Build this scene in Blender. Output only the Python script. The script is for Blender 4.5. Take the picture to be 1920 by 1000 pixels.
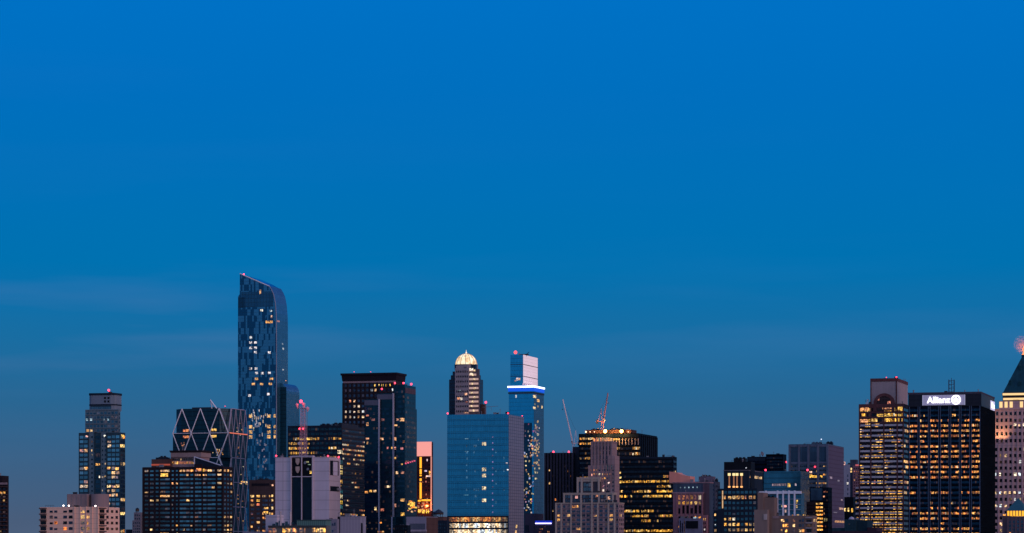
import bpy, bmesh, math, random
from mathutils import Vector, Matrix
random.seed(7)
for o in list(bpy.data.objects): bpy.data.objects.remove(o)
S = bpy.context.scene
C = S.collection
# ------------------------------------------------------------------ camera
F = 5450.0; ZC = 40.0; YH = 1040.0; TH = math.atan((2560-960)/F)
cs, sn = math.cos(TH), math.sin(TH)
cam = bpy.data.cameras.new('camera'); co = bpy.data.objects.new('camera', cam); C.objects.link(co)
co.location = (0, 0, ZC); co.rotation_euler = (math.pi/2, 0, 0)
cam.sensor_fit = 'HORIZONTAL'; cam.sensor_width = 36; cam.lens = 36*F/1920
cam.shift_y = (YH-500)/1920; cam.clip_start = 1; cam.clip_end = 60000
S.camera = co
S.view_settings.view_transform = 'Standard'; S.view_settings.look = 'None'
S.cycles.use_denoising = True; S.view_settings.exposure = 0; S.view_settings.gamma = 1
def srgb(r, g, b):
    f = lambda c: (c/255/12.92) if c/255 <= .04045 else ((c/255+.055)/1.055)**2.4
    return (f(r), f(g), f(b), 1)
# ------------------------------------------------------------------ node helpers
class NT:
    def __init__(s, nt): s.nt = nt; s.n = nt.nodes; s.l = nt.links
    def new(s, t, **k):
        n = s.n.new(t)
        for a, b in k.items(): setattr(n, a, b)
        return n
    def set(s, sock, v):
        if isinstance(v, bpy.types.NodeSocket): s.l.new(v, sock)
        else: sock.default_value = v
    def m(s, op, a, b=0.0, c=None, clamp=False):
        n = s.new('ShaderNodeMath', operation=op); n.use_clamp = clamp
        s.set(n.inputs[0], a); s.set(n.inputs[1], b)
        if c is not None: s.set(n.inputs[2], c)
        return n.outputs[0]
    def mix(s, f, a, b, mode='MIX'):
        n = s.new('ShaderNodeMix', data_type='RGBA', blend_type=mode)
        s.set(n.inputs[0], f); s.set(n.inputs[6], a); s.set(n.inputs[7], b)
        return n.outputs[2]
    def ramp(s, f, stops, interp='LINEAR'):
        n = s.new('ShaderNodeValToRGB'); cr = n.color_ramp; cr.interpolation = interp
        while len(cr.elements) < len(stops): cr.elements.new(.5)
        for e, (p, c) in zip(cr.elements, stops): e.position = p; e.color = c
        s.l.new(f, n.inputs[0]); return n.outputs[0]
# ------------------------------------------------------------------ dusk sky: one colour gradient by direction
W = bpy.data.worlds.new('World'); S.world = W; W.use_nodes = True
w = NT(W.node_tree); w.n.clear()
tc = w.new('ShaderNodeTexCoord'); sp = w.new('ShaderNodeSeparateXYZ'); w.l.new(tc.outputs['Generated'], sp.inputs[0])
# faint streaks of thin cloud
mp = w.new('ShaderNodeMapping'); mp.inputs['Scale'].default_value = (3.2, 3.2, 30); mp.inputs['Rotation'].default_value = (0, math.radians(4), 0)
w.l.new(tc.outputs['Generated'], mp.inputs[0])
nz = w.new('ShaderNodeTexNoise'); nz.inputs['Scale'].default_value = 1.6; nz.inputs['Detail'].default_value = 4; nz.inputs['Roughness'].default_value = .5
w.l.new(mp.outputs[0], nz.inputs['Vector'])
zz = w.m('ADD', sp.outputs[2], w.m('MULTIPLY', w.m('SUBTRACT', nz.outputs[0], .5), .012))
zs = w.m('MULTIPLY', zz, 4.0, clamp=True)
ez = lambda py: (YH-py)/math.hypot(F, YH-py)*4.0
front = w.ramp(zs, [(0, srgb(80,98,126)), (ez(985), srgb(73,93,122)), (ez(880), srgb(60,96,132)), (ez(760), srgb(42,102,146)), (ez(640), srgb(24,109,162)),
    (ez(500), srgb(0,113,176)), (ez(350), srgb(0,112,183)), (ez(180), srgb(0,111,190)), (ez(0), srgb(0,113,197)), (1, srgb(0,84,168))])
back = w.ramp(w.m('MAXIMUM', sp.outputs[2], 0.0), [(0, (.13,.27,.42,1)), (.10, (.17,.32,.50,1)), (.2, (.40,.45,.60,1)), (.38, (.64,.58,.74,1)), (.62, (.52,.54,.78,1)), (1, (.24,.38,.70,1))])
below = w.ramp(w.m('MULTIPLY', w.m('ADD', sp.outputs[2], 1), .5), [(0, (.01,.012,.02,1)), (.45, (.012,.018,.035,1)), (.5, (.03,.045,.08,1))])
# the glow after sunset stands behind the camera and to its right
dt = w.m('ADD', w.m('MULTIPLY', sp.outputs[0], .62), w.m('MULTIPLY', sp.outputs[1], -.78))
mr = w.new('ShaderNodeMapRange', interpolation_type='SMOOTHSTEP'); w.l.new(dt, mr.inputs[0])
mr.inputs[1].default_value = -.62; mr.inputs[2].default_value = .9
sky = w.mix(mr.outputs[0], front, back)
hz = w.new('ShaderNodeMapRange', interpolation_type='SMOOTHSTEP'); w.l.new(sp.outputs[2], hz.inputs[0])
hz.inputs[1].default_value = -.02; hz.inputs[2].default_value = .0
allc = w.mix(hz.outputs[0], below, sky)
cn = w.m('MULTIPLY', w.m('SUBTRACT', nz.outputs[0], .50), .3, clamp=True)
lm = w.new('ShaderNodeMapRange', interpolation_type='SMOOTHSTEP'); w.l.new(sp.outputs[0], lm.inputs[0]); lm.inputs[1].default_value = .02; lm.inputs[2].default_value = -.14; lm.inputs[3].default_value = .7; lm.inputs[4].default_value = 2.2
cn = w.m('MULTIPLY', cn, lm.outputs[0])
band = w.ramp(zs, [(0, (0,0,0,1)), (ez(760), (.3,.3,.3,1)), (ez(610), (1,1,1,1)), (ez(500), (.3,.3,.3,1)), (ez(420), (.06,.06,.06,1)), (1, (0,0,0,1))])
allc = w.mix(w.m('MULTIPLY', cn, band), allc, (.30,.27,.42,1))
bg = w.new('ShaderNodeBackground'); w.l.new(allc, bg.inputs[0]); bg.inputs[1].default_value = 1.0
ow = w.new('ShaderNodeOutputWorld'); w.l.new(bg.outputs[0], ow.inputs[0])
# last soft light of the sun that has just set behind and to the right
sl = bpy.data.lights.new('sun', 'SUN'); so = bpy.data.objects.new('sun', sl); C.objects.link(so)
sl.energy = .65; sl.angle = math.radians(14); sl.color = (1, .55, .50)
so.rotation_euler = Vector((-.80, .58, -.10)).to_track_quat('-Z', 'Y').to_euler()
# ------------------------------------------------------------------ materials
MATS = {}
def principled(name):
    m = bpy.data.materials.new(name); m.use_nodes = True
    t = NT(m.node_tree); return m, t, t.n['Principled BSDF']
def mat_panel(name, cA, cB, cL=(.01,.012,.02,1), pw=1.6, ph=3.8, lw=.08, lh=.08, rough=.2, metal=.7, tilt=.006, vr=1, two=0, spec=.25):
    """curtain wall or cladding in panels: cA to cB panel by panel, joints in cL"""
    if name in MATS: return MATS[name]
    m, t, p = principled(name)
    tc = t.new('ShaderNodeTexCoord'); sp = t.new('ShaderNodeSeparateXYZ'); t.l.new(tc.outputs['Object'], sp.inputs[0])
    h = t.m('DIVIDE', t.m('ADD', sp.outputs[0], t.m('MULTIPLY', sp.outputs[1], .83)), pw); v = t.m('DIVIDE', sp.outputs[2], ph)
    cb = t.new('ShaderNodeCombineXYZ'); t.l.new(t.m('FLOOR', h), cb.inputs[0]); t.l.new(t.m('FLOOR', t.m('DIVIDE', v, vr)), cb.inputs[1])
    wn = t.new('ShaderNodeTexWhiteNoise', noise_dimensions='2D'); t.l.new(cb.outputs[0], wn.inputs['Vector'])
    nz = t.new('ShaderNodeTexNoise'); nz.inputs['Scale'].default_value = .035; nz.inputs['Detail'].default_value = 3; t.l.new(tc.outputs['Object'], nz.inputs['Vector'])
    f = t.m('ADD', t.m('MULTIPLY', wn.outputs[0], .6), t.m('MULTIPLY', t.m('SUBTRACT', nz.outputs[0], .3), .9), clamp=True)
    if two: f = t.m('GREATER_THAN', t.m('ADD', wn.outputs[0], t.m('MULTIPLY', t.m('SUBTRACT', nz.outputs[0], .5), 1.1)), two)
    col = t.mix(f, cA, cB)
    lines = t.m('MAXIMUM', t.m('LESS_THAN', t.m('FRACT', h), lw), t.m('LESS_THAN', t.m('FRACT', v), lh))
    t.set(p.inputs['Base Color'], t.mix(lines, col, cL))
    p.inputs['Roughness'].default_value = rough; p.inputs['Specular IOR Level'].default_value = spec
    t.set(p.inputs['Metallic'], t.m('MULTIPLY', t.m('SUBTRACT', 1, lines), metal))
    if tilt:
        g = t.new('ShaderNodeNewGeometry')
        vs = t.new('ShaderNodeVectorMath', operation='SUBTRACT'); t.l.new(wn.outputs[1], vs.inputs[0]); vs.inputs[1].default_value = (.5,.5,.5)
        sc = t.new('ShaderNodeVectorMath', operation='SCALE'); t.l.new(vs.outputs[0], sc.inputs[0]); sc.inputs['Scale'].default_value = tilt*6
        ad = t.new('ShaderNodeVectorMath', operation='ADD'); t.l.new(g.outputs['Normal'], ad.inputs[0]); t.l.new(sc.outputs[0], ad.inputs[1])
        no = t.new('ShaderNodeVectorMath', operation='NORMALIZE'); t.l.new(ad.outputs[0], no.inputs[0]); t.l.new(no.outputs[0], p.inputs['Normal'])
    MATS[name] = m; return m
def mat_stone(name, c, var=.25, rough=.85, course=0, metal=0.0):
    """masonry or concrete: mottled, with rain streaks and optional floor joints"""
    if name in MATS: return MATS[name]
    m, t, p = principled(name)
    tc = t.new('ShaderNodeTexCoord')
    nz = t.new('ShaderNodeTexNoise'); nz.inputs['Scale'].default_value = .09; nz.inputs['Detail'].default_value = 6; t.l.new(tc.outputs['Object'], nz.inputs['Vector'])
    mp = t.new('ShaderNodeMapping'); mp.inputs['Scale'].default_value = (.6,.6,.03); t.l.new(tc.outputs['Object'], mp.inputs[0])
    n2 = t.new('ShaderNodeTexNoise'); n2.inputs['Scale'].default_value = 1; n2.inputs['Detail'].default_value = 3; t.l.new(mp.outputs[0], n2.inputs['Vector'])
    f = t.m('ADD', t.m('MULTIPLY', nz.outputs[0], .5), t.m('MULTIPLY', n2.outputs[0], .5))
    mr = t.new('ShaderNodeMapRange'); t.l.new(f, mr.inputs[0]); mr.inputs[1].default_value = .35; mr.inputs[2].default_value = .65
    a = tuple(x*(1-var) for x in c[:3])+(1,); b = tuple(min(1, x*(1+var)) for x in c[:3])+(1,)
    col = t.mix(mr.outputs[0], a, b)
    if course:
        sp = t.new('ShaderNodeSeparateXYZ'); t.l.new(tc.outputs['Object'], sp.inputs[0])
        ln = t.m('LESS_THAN', t.m('FRACT', t.m('DIVIDE', sp.outputs[2], course)), .1)
        col = t.mix(t.m('MULTIPLY', ln, .35), col, (c[0]*.4, c[1]*.4, c[2]*.4, 1))
    t.set(p.inputs['Base Color'], col); p.inputs['Roughness'].default_value = rough; p.inputs['Metallic'].default_value = metal; p.inputs['Specular IOR Level'].default_value = .12
    MATS[name] = m; return m
def mat_emit(name, c, st, base=(.02,.02,.02,1), sample=True):
    if name in MATS: return MATS[name]
    m, t, p = principled(name)
    p.inputs['Base Color'].default_value = base; p.inputs['Emission Color'].default_value = tuple(c[:3])+(1,)
    p.inputs['Emission Strength'].default_value = st
    if not sample: m.cycles.emission_sampling = 'NONE'
    MATS[name] = m; return m
def mat_window():
    m, t, p = principled('window_glass')
    a = t.new('ShaderNodeAttribute'); a.attribute_name = 'lit'; b = t.new('ShaderNodeAttribute'); b.attribute_name = 'tint'
    g = t.new('ShaderNodeNewGeometry')
    mp = t.new('ShaderNodeMapping'); mp.inputs['Scale'].default_value = (.7,.7,.8); t.l.new(g.outputs['Position'], mp.inputs[0])
    nz = t.new('ShaderNodeTexNoise'); nz.inputs['Scale'].default_value = 1; nz.inputs['Detail'].default_value = 2; t.l.new(mp.outputs[0], nz.inputs['Vector'])
    mr = t.new('ShaderNodeMapRange'); t.l.new(nz.outputs[0], mr.inputs[0]); mr.inputs[1].default_value = .36; mr.inputs[2].default_value = .66; mr.inputs[3].default_value = .05; mr.inputs[4].default_value = 1.6
    t.set(p.inputs['Base Color'], b.outputs['Color']); p.inputs['Metallic'].default_value = .75; p.inputs['Roughness'].default_value = .15
    t.set(p.inputs['Emission Color'], a.outputs['Color']); t.set(p.inputs['Emission Strength'], mr.outputs[0])
    m.cycles.emission_sampling = 'NONE'
    return m
WIN = mat_window()
ROOF = mat_stone('roof_gravel', (.05,.05,.055,1), .3)
STEEL = mat_stone('steel_paint', (.22,.21,.24,1), .15, .5)
DSTEEL = mat_stone('dark_steel', (.03,.035,.05,1), .15, .5)
RED = mat_emit('red_beacon', (1,.035,.07), 6)
REDS = mat_emit('red_beacon_soft', (1,.04,.08), 3)
WHT = mat_emit('white_lamp', (1,.85,.8), 6)
# ------------------------------------------------------------------ mesh builder
class MB:
    def __init__(s): s.v = []; s.f = []
    def hexa(s, vs):
        i = len(s.v); s.v += vs
        s.f += [(i,i+3,i+2,i+1), (i+4,i+5,i+6,i+7), (i,i+1,i+5,i+4), (i+1,i+2,i+6,i+5), (i+2,i+3,i+7,i+6), (i+3,i,i+4,i+7)]
    def box(s, x0, x1, y0, y1, z0, z1):
        s.hexa([(x0,y0,z0),(x1,y0,z0),(x1,y1,z0),(x0,y1,z0),(x0,y0,z1),(x1,y0,z1),(x1,y1,z1),(x0,y1,z1)]); return s
    def on(s, fc, a0, a1, n0, n1, z0, z1):
        ox, oy, ax, ay = fc; nx, ny = ay, -ax
        P = lambda a, n, z: (ox+a*ax+n*nx, oy+a*ay+n*ny, z)
        s.hexa([P(a0,n1,z0),P(a1,n1,z0),P(a1,n0,z0),P(a0,n0,z0),P(a0,n1,z1),P(a1,n1,z1),P(a1,n0,z1),P(a0,n0,z1)]); return s
    def prism(s, poly, z0, z1, poly2=None):
        n = len(poly); i = len(s.v); poly2 = poly2 or poly
        s.v += [(x,y,z0) for x,y in poly] + [(x,y,z1) for x,y in poly2]
        s.f.append(tuple(range(i+n-1, i-1, -1))); s.f.append(tuple(range(i+n, i+2*n)))
        for k in range(n): s.f.append((i+k, i+(k+1)%n, i+n+(k+1)%n, i+n+k))
        return s
    def xprism(s, prof, y0, y1):
        """profile in x,z pushed along y (profile runs counter-clockwise seen from the front)"""
        n = len(prof); i = len(s.v)
        s.v += [(x,y0,z) for x,z in prof] + [(x,y1,z) for x,z in prof]
        s.f.append(tuple(range(i, i+n))); s.f.append(tuple(range(i+2*n-1, i+n-1, -1)))
        for k in range(n): s.f.append((i+k, i+n+k, i+n+(k+1)%n, i+(k+1)%n))
        return s
    def tube(s, a, b, r, n=6, r2=None):
        a = Vector(a); b = Vector(b); d = (b-a).normalized(); r2 = r if r2 is None else r2
        u = d.cross(Vector((0,0,1)));
        if u.length < 1e-3: u = Vector((1,0,0))
        u.normalize(); v = d.cross(u); i = len(s.v)
        for c, q in ((a, r), (b, r2)):
            for k in range(n):
                t = 2*math.pi*k/n; s.v.append(tuple(c+u*math.cos(t)*q+v*math.sin(t)*q))
        s.f.append(tuple(range(i, i+n))); s.f.append(tuple(range(i+2*n-1, i+n-1, -1)))
        for k in range(n): s.f.append((i+k, i+n+k, i+n+(k+1)%n, i+(k+1)%n))
        return s
    def lathe(s, cx, cy, prof, n=24):
        i = len(s.v)
        for r, z in prof:
            for k in range(n):
                t = 2*math.pi*k/n; s.v.append((cx+r*math.cos(t), cy+r*math.sin(t), z))
        for j in range(len(prof)-1):
            for k in range(n):
                a = i+j*n+k; b = i+j*n+(k+1)%n; s.f.append((a, b, b+n, a+n))
        s.f.append(tuple(range(i+n-1, i-1, -1))); s.f.append(tuple(range(i+(len(prof)-1)*n, i+len(prof)*n)))
        return s
    def build(s, name, mat, parent=None, smooth=False):
        me = bpy.data.meshes.new(name); me.from_pydata(s.v, [], s.f); me.materials.append(mat)
        if smooth:
            for p in me.polygons: p.use_smooth = True
        o = bpy.data.objects.new(name, me); C.objects.link(o)
        if parent is not None: o.parent = parent
        return o
def tag(o, label, cat, group=None):
    o['label'] = label; o['category'] = cat
    if group: o['group'] = group
    return o
def ball(name, p, r, mat, parent):
    r *= .72 if r > .45 else 1
    m = MB(); m.lathe(p[0], p[1], [(r*math.sin(math.pi*k/6)+.01, p[2]-r*math.cos(math.pi*k/6)) for k in range(7)], 10)
    return m.build(name, mat, parent, True)
def point(p, e, col, r=.5, parent=None):
    l = bpy.data.lights.new('lamp', 'POINT'); l.energy = e; l.color = col; l.shadow_soft_size = r
    o = bpy.data.objects.new('lamp_light', l); C.objects.link(o); o.location = p
    if parent is not None: o.parent = parent
    return o
PAL = {
 'warm': [(1,.50,.10),(1,.60,.20),(1,.40,.07),(1,.68,.30),(1,.52,.13)],
 'yellow': [(1,.52,.07),(1,.60,.12),(1,.48,.05),(1,.66,.22)],
 'gold': [(1,.46,.09),(1,.38,.07),(1,.30,.06),(.85,.30,.06),(1,.55,.16),(.5,.16,.05)],
 'amber': [(1,.36,.06),(1,.46,.10),(1,.28,.05),(1,.56,.2)],
 'white': [(1,.72,.42),(1,.80,.58),(1,.62,.30),(.8,.9,1)],
 'dim': [(.35,.12,.05),(.5,.2,.08),(.3,.10,.08),(.6,.3,.12)],
 'mixed': [(1,.5,.1),(.6,.22,.08),(1,.68,.35),(.4,.14,.08),(.9,.8,.6),(1,.4,.08)]}
OCC = []; BL = []; BEACONS = []
class Mass: pass
class B:
    """one building: an Empty at the middle of its front foot; all pixel arguments are photograph pixels measured on its own faces"""
    def __init__(s, name, label, cat, D, xl, xr, xs=None, depth=30, group=None, th=TH):
        s.c, s.s = math.cos(th), math.sin(th); c, n = s.c, s.s
        X = (xr-960)/F*D; kl = (xl-960)/F
        s.W = (X-kl*D)/(c+kl*n); s.D = D
        if xs is not None:
            ks = (xs-960)/F; s.T = (ks*D-X)/(n-ks*c)
        else: s.T = depth
        s.O = (X-s.W/2*c, D+s.W/2*n)
        s.r = bpy.data.objects.new(name, None); C.objects.link(s.r); s.r.location = (s.O[0], s.O[1], 0); s.r.rotation_euler = (0,0,-th)
        s.r.empty_display_size = 5; tag(s.r, label, cat, group)
        s.wins = []; s.mi = 0; BL.append(s); s.cell = 0
    def lx(s, px, y=0):
        k = (px-960)/F; return (k*(s.O[1]+s.c*y)-s.O[0]-s.s*y)/(s.c+k*s.s)
    def ly(s, px, x=None):
        x = s.W/2 if x is None else x; k = (px-960)/F
        return (k*(s.O[1]-s.s*x)-s.O[0]-s.c*x)/(s.s-k*s.c)
    def z(s, py, x=None, y=0):
        x = s.W/2 if x is None else x
        return ZC+(YH-py)*(s.O[1]-s.s*x+s.c*y)/F
    def px(s, x, y, z):
        X = s.O[0]+s.c*x+s.s*y; Y = s.O[1]-s.s*x+s.c*y
        return 960+F*X/Y, YH-F*(z-ZC)/Y, Y
    def add(s, mb, name, mat, parent=None, smooth=False): return mb.build(name, mat, parent or s.r, smooth)
    def mass(s, p0, p1, top, mat, dy=0, ps=None, depth=None, name='wall', bot=None, parapet=1.0, pm=None, poly=None, roof=True):
        m = Mass(); m.y = dy; m.x0 = s.lx(p0, dy); m.x1 = s.lx(p1, dy)
        m.T = (s.ly(ps, m.x1)-dy) if ps is not None else (depth if depth else s.T-dy-.37*s.mi)
        s.mi += 1
        m.z1 = s.z(top, m.x1, dy); m.z0 = 0 if bot is None else s.z(bot, m.x1, dy)
        b = MB(); x0, x1, y0, y1, z = m.x0, m.x1, dy, dy+m.T, m.z1-parapet
        b.box(x0, x1, y0, y1, m.z0, z)
        if parapet:
            t = .4
            b.box(x0, x1, y0, y0+t, z, m.z1); b.box(x0, x1, y1-t, y1, z, m.z1)
            b.box(x0, x0+t, y0+t, y1-t, z, m.z1); b.box(x1-t, x1, y0+t, y1-t, z, m.z1)
        m.o = s.add(b, name, mat)
        if roof: s.add(MB().box(x0+.4, x1-.4, y0+.4, y1-.4, z-.5, z+.06), 'roof', ROOF, m.o)
        m.F = (x0, dy, 1, 0); m.R = (x1, dy, 0, 1); m.L = (x0, dy+m.T, 0, -1)
        q = s.px(x1, dy, m.z1); q0 = s.px(x0, dy, m.z1); q2 = s.px(x1, dy+m.T, m.z1)
        OCC.append((q0[0], max(q[0], q2[0]), max(q[1], q0[1]), q[2], m.z0, s))
        m.q1 = max(q[0], q2[0]); wd = x1-x0
        if roof and parapet and wd > 9 and m.T > 8:
            for k in range(int(min(6, wd/6))):       # small things every roof carries: vents, flues, poles, a stair head
                cx = random.uniform(x0+1.5, x1-1.5); cy = y0+m.T*random.uniform(.1, .45); t = random.random(); zr = z-.1; b = MB()
                if t < .4: a, c = random.uniform(.5,1.6), random.uniform(.5,1.2); h = random.uniform(1.4,2.9); b.box(cx-a, cx+a, cy-c, cy+c, zr, zr+h); b.box(cx-a-.15, cx+a+.15, cy-c-.15, cy+c+.15, zr+h, zr+h+.2); s.add(b, 'roof_vent', random.choice((STEEL, DSTEEL, ROOF)), m.o)
                elif t < .7: r = random.uniform(.2,.5); h = random.uniform(1.6,3.2); b.lathe(cx, cy, [(r, zr), (r, zr+h), (r*1.6, zr+h), (r*1.6, zr+h+.3), (.05, zr+h+.6)], 8); s.add(b, 'flue', STEEL, m.o)
                elif t < .85: h = random.uniform(3,6); b.tube((cx,cy,zr), (cx,cy,zr+h), .14); b.tube((cx-.7,cy,zr+h*.8), (cx+.7,cy,zr+h*.8), .08); s.add(b, 'antenna', STEEL, m.o)
                else:
                    for q_ in range(5): b.tube((cx+q_*1.1,y0+.6,m.z1-.1), (cx+q_*1.1,y0+.6,m.z1+1.1), .07)
                    b.tube((cx-.1,y0+.6,m.z1+1.1), (cx+4.5,y0+.6,m.z1+1.1), .07); s.add(b, 'railing', DSTEEL, m.o)
        return m
    def span(s, m, f, p0, p1):
        if f == 'F': return m.F, s.lx(p0, m.y)-m.x0, s.lx(p1, m.y)-m.x0
        if f == 'R': return m.R, s.ly(p0, m.x1)-m.y, s.ly(p1, m.x1)-m.y
        return f, p0, p1            # any other plane: metres along it
    def zz(s, m, py): return s.z(py, m.x1, m.y)
    def grid(s, m, f, p0, p1, y0, y1, nc, nr, fw=.6, fh=.55, p=.1, run=.5, rows=None, pal='warm', st=1.0, tint=(.10,.16,.24), rr=.5, skip=(), cols=None, proud=.12, tv=.35):
        fc, a0, a1 = s.span(m, f, p0, p1); za, zb = s.zz(m, y0), s.zz(m, y1)
        cw = (a1-a0)/nc; ch = (za-zb)/nr
        for i in range(nr):
            rp = p*(random.choice([.3,.6,1,1.6]) if rr else 1) if rows is None or i not in rows else rows[i]
            on = random.random() < rp
            for j in range(nc):
                if random.random() > run: on = random.random() < rp
                if (i, j) in skip or j in skip or (cols and j not in cols): continue
                ca = a0+(j+.5)*cw; cz = za-(i+.5)*ch
                lit = (0,0,0)
                if on:
                    k = random.choice((random.uniform(.12,.4), random.uniform(.45,1), random.uniform(.45,1), random.uniform(.8,1.7)))*st; c = random.choice(PAL[pal if random.random() > .1 else 'mixed']); lit = (c[0]*k, c[1]*k*.9, c[2]*k*.8)
                elif random.random() < .12:
                    k = random.uniform(.01,.06); lit = (k, k*.5, k*.3)
                q = 1+random.uniform(-tv, tv); tn = tuple(x*q for x in tint)
                w0, w1 = ca-cw*fw/2, ca+cw*fw/2
                if on and random.random() < .22: w1 = w0+(w1-w0)*random.uniform(.45,.8)
                s.wins.append((fc, w0, w1, cz-ch*fh/2, cz+ch*fh/2*(1 if random.random() > .2 else random.uniform(.3,.8)), lit, tn, proud))
    def spots(s, m, f, lst, pal='warm', st=1.2, w=2.6, h=2.6, proud=.14):
        for t in lst:
            x, y = t[0], t[1]; ww = t[2] if len(t) > 2 else w; hh = t[3] if len(t) > 3 else h
            c = t[4] if len(t) > 4 else random.choice(PAL[pal])
            fc, a0, a1 = s.span(m, f, x-ww/2, x+ww/2)
            s.wins.append((fc, a0, a1, s.zz(m, y+hh/2), s.zz(m, y-hh/2), tuple(v*st for v in c), (.1,.1,.1), proud))
    def piers(s, m, f, p0, p1, y0, y1, n, wid, mat, proud=.5, name='pier', ends=True):
        fc, a0, a1 = s.span(m, f, p0, p1); za, zb = s.zz(m, y0), (s.zz(m, y1) if y1 < 1100 else 0)
        for k in range(n+1):
            if not ends and k in (0, n): continue
            a = a0+(a1-a0)*k/n; s.add(MB().on(fc, a-wid/2, a+wid/2, -.3, proud, zb, za), name, mat, m.o)
    def bands(s, m, f, p0, p1, y0, y1, n, hfr, mat, proud=.45, name='spandrel', off=0.):
        fc, a0, a1 = s.span(m, f, p0, p1); za, zb = s.zz(m, y0), s.zz(m, y1); ch = (za-zb)/n
        b = MB()
        for k in range(n+1):
            z = za-(k+off)*ch; s.add(MB().on(fc, a0, a1, -.3, proud, z-ch*hfr/2, z+ch*hfr/2), name, mat, m.o)
    def posts(s, m, pxs, wid, proud, z0, z1, mat, dy=0, name='pier'):
        for px in pxs: a = s.lx(px, dy)-m.x0; s.add(MB().on(m.F, a-wid, a+wid, -.3, proud, z0, z1), name, mat, m.o)
    def slab(s, m, f, p0, p1, y0, y1, mat, n0=-.3, n1=.4, name='panel', parent=None):
        fc, a0, a1 = s.span(m, f, p0, p1)
        return s.add(MB().on(fc, a0, a1, n0, n1, s.zz(m, y1), s.zz(m, y0)), name, mat, parent or m.o)
    def cornice(s, m, h, out, mat, z=None, name='cornice'):
        z = m.z1+.05 if z is None else z
        b = MB(); b.box(m.x0-out*.5, m.x1+out*.5, m.y-out*.5, m.y+m.T+out*.5, z-h, z-h*.5); b.box(m.x0-out, m.x1+out, m.y-out, m.y+m.T+out, z-h*.5, z)
        return s.add(b, name, mat, m.o)
    def unit(s, m, p0, p1, h_px, mat=None, fr=.3, d=6, fans=2):
        """rooftop plant: a louvred housing on feet with fan drums"""
        mat = mat or DSTEEL; x0, x1 = s.lx(p0, m.y), s.lx(p1, m.y); z0 = m.z1-1.2; h = h_px*s.D/F+.6
        y0 = m.y+m.T*fr; y1 = min(y0+d, m.y+m.T-1); b = MB(); b.box(x0, x1, y0, y1, z0+.5, z0+h)
        for q in (x0+.3, x1-.7): b.box(q, q+.4, y0+.2, y1-.2, z0, z0+.5)
        for k in range(4): b.box(x0-.12, x1+.12, y0-.12, y1+.12, z0+.8+k*(h-1)/4, z0+.95+k*(h-1)/4)
        for k in range(fans):
            cx = x0+(x1-x0)*(k+.5)/fans; rr = min(1.6, (x1-x0)/fans*.36)
            b.lathe(cx, (y0+y1)/2, [(rr, z0+h), (rr, z0+h+.7), (rr*.8, z0+h+.8)], 12)
        return s.add(b, 'rooftop_unit', mat)
    def mast(s, px, y0, y1, m, fr=.4, r=.25, mat=None):
        y = m.y+m.T*fr; x = s.lx(px, y); za = m.z1-1; zb = s.z(y1, x, y); b = MB(); b.tube((x,y,za), (x,y,zb), r, 6, r*.4)
        b.tube((x-1,y,za+(zb-za)*.6), (x+1,y,za+(zb-za)*.6), r*.4); b.tube((x,y-.8,za+(zb-za)*.8), (x,y+.8,za+(zb-za)*.8), r*.4)
        b.box(x-.5, x+.5, y-.5, y+.5, za, za+.5)
        return s.add(b, 'antenna', mat or STEEL)
    def beacon(s, px, py, m, r=1.0, mat=None, fr=.02, e=0):
        y = m.y+m.T*fr; x = s.lx(px, y); z = s.z(py, x, y)
        b = MB(); b.tube((x,y,min(m.z1-.9, z-1)), (x,y,z), .15)
        p = s.add(b, 'beacon', DSTEEL); ball('beacon_lamp', (x,y,z), r, mat or RED, p)
        if e: point((x,y-r*1.5,z), e, (1,.1,.12), r, p)
        return p
    def tank(s, px, py, hpx, m, wpx, fr=.4, mat=None):
        """timber water tank on a steel frame"""
        y = m.y+m.T*fr; x = s.lx(px, y); k = s.D/F; r = wpx*k/2; z1 = s.z(py, x, y); z0 = z1-hpx*k*.72; b = MB()
        b.lathe(x, y, [(r, z0), (r*.94, z1-r*.7)], 16); 
        t = s.add(b, 'water_tank', mat or mat_stone('tank_timber', (.10,.07,.06,1), .3, course=1.1))
        b = MB(); b.lathe(x, y, [(r*1.08, z1-r*.72), (r*.4, z1-r*.2), (.06, z1)], 16); s.add(b, 'tank_roof', DSTEEL, t)
        for a, c in ((-1,-1),(1,-1),(1,1),(-1,1)): s.add(MB().tube((x+a*r*.6, y+c*r*.6, m.z1-1.2), (x+a*r*.6, y+c*r*.6, z0), .18), 'tank_leg', DSTEEL, t)
        b = MB(); b.tube((x-r*.6,y-r*.6,m.z1-1), (x+r*.6,y-r*.6,z0), .1); b.tube((x+r*.6,y-r*.6,m.z1-1), (x-r*.6,y-r*.6,z0), .1)
        s.add(b, 'tank_brace', DSTEEL, t); return t
    def finish(s):
        if not s.wins: return
        sc = []
        for i, wv in enumerate(s.wins):
            fc, a0, a1, z0, z1, lit, tn, pr = wv
            a = (a0+a1)/2; x, y = fc[0]+a*fc[2], fc[1]+a*fc[3]; px, py, Y = s.px(x, y, (z0+z1)/2)
            vis = 0 < px < 1920 and py < 1000
            if vis:
                nx, ny = fc[3], -fc[2]; wx = s.c*nx+s.s*ny; wy = -s.s*nx+s.c*ny
                X = (px-960)/F*Y; vis = -(wx*X+wy*Y) > 0
            if vis:
                for o in OCC:
                    if o[5] is not s and o[0] < px < o[1] and py > o[2]+1 and o[3] < Y-5 and o[4] == 0: vis = False; break
            wdt = abs(s.px(fc[0]+a1*fc[2], fc[1]+a1*fc[3], z0)[0]-s.px(fc[0]+a0*fc[2], fc[1]+a0*fc[3], z0)[0])
            ar = wdt*(z1-z0); sc.append((-(1e6 if vis else 0)-(ar*(2.5 if sum(lit) > .3 else 1)), i))
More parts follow.
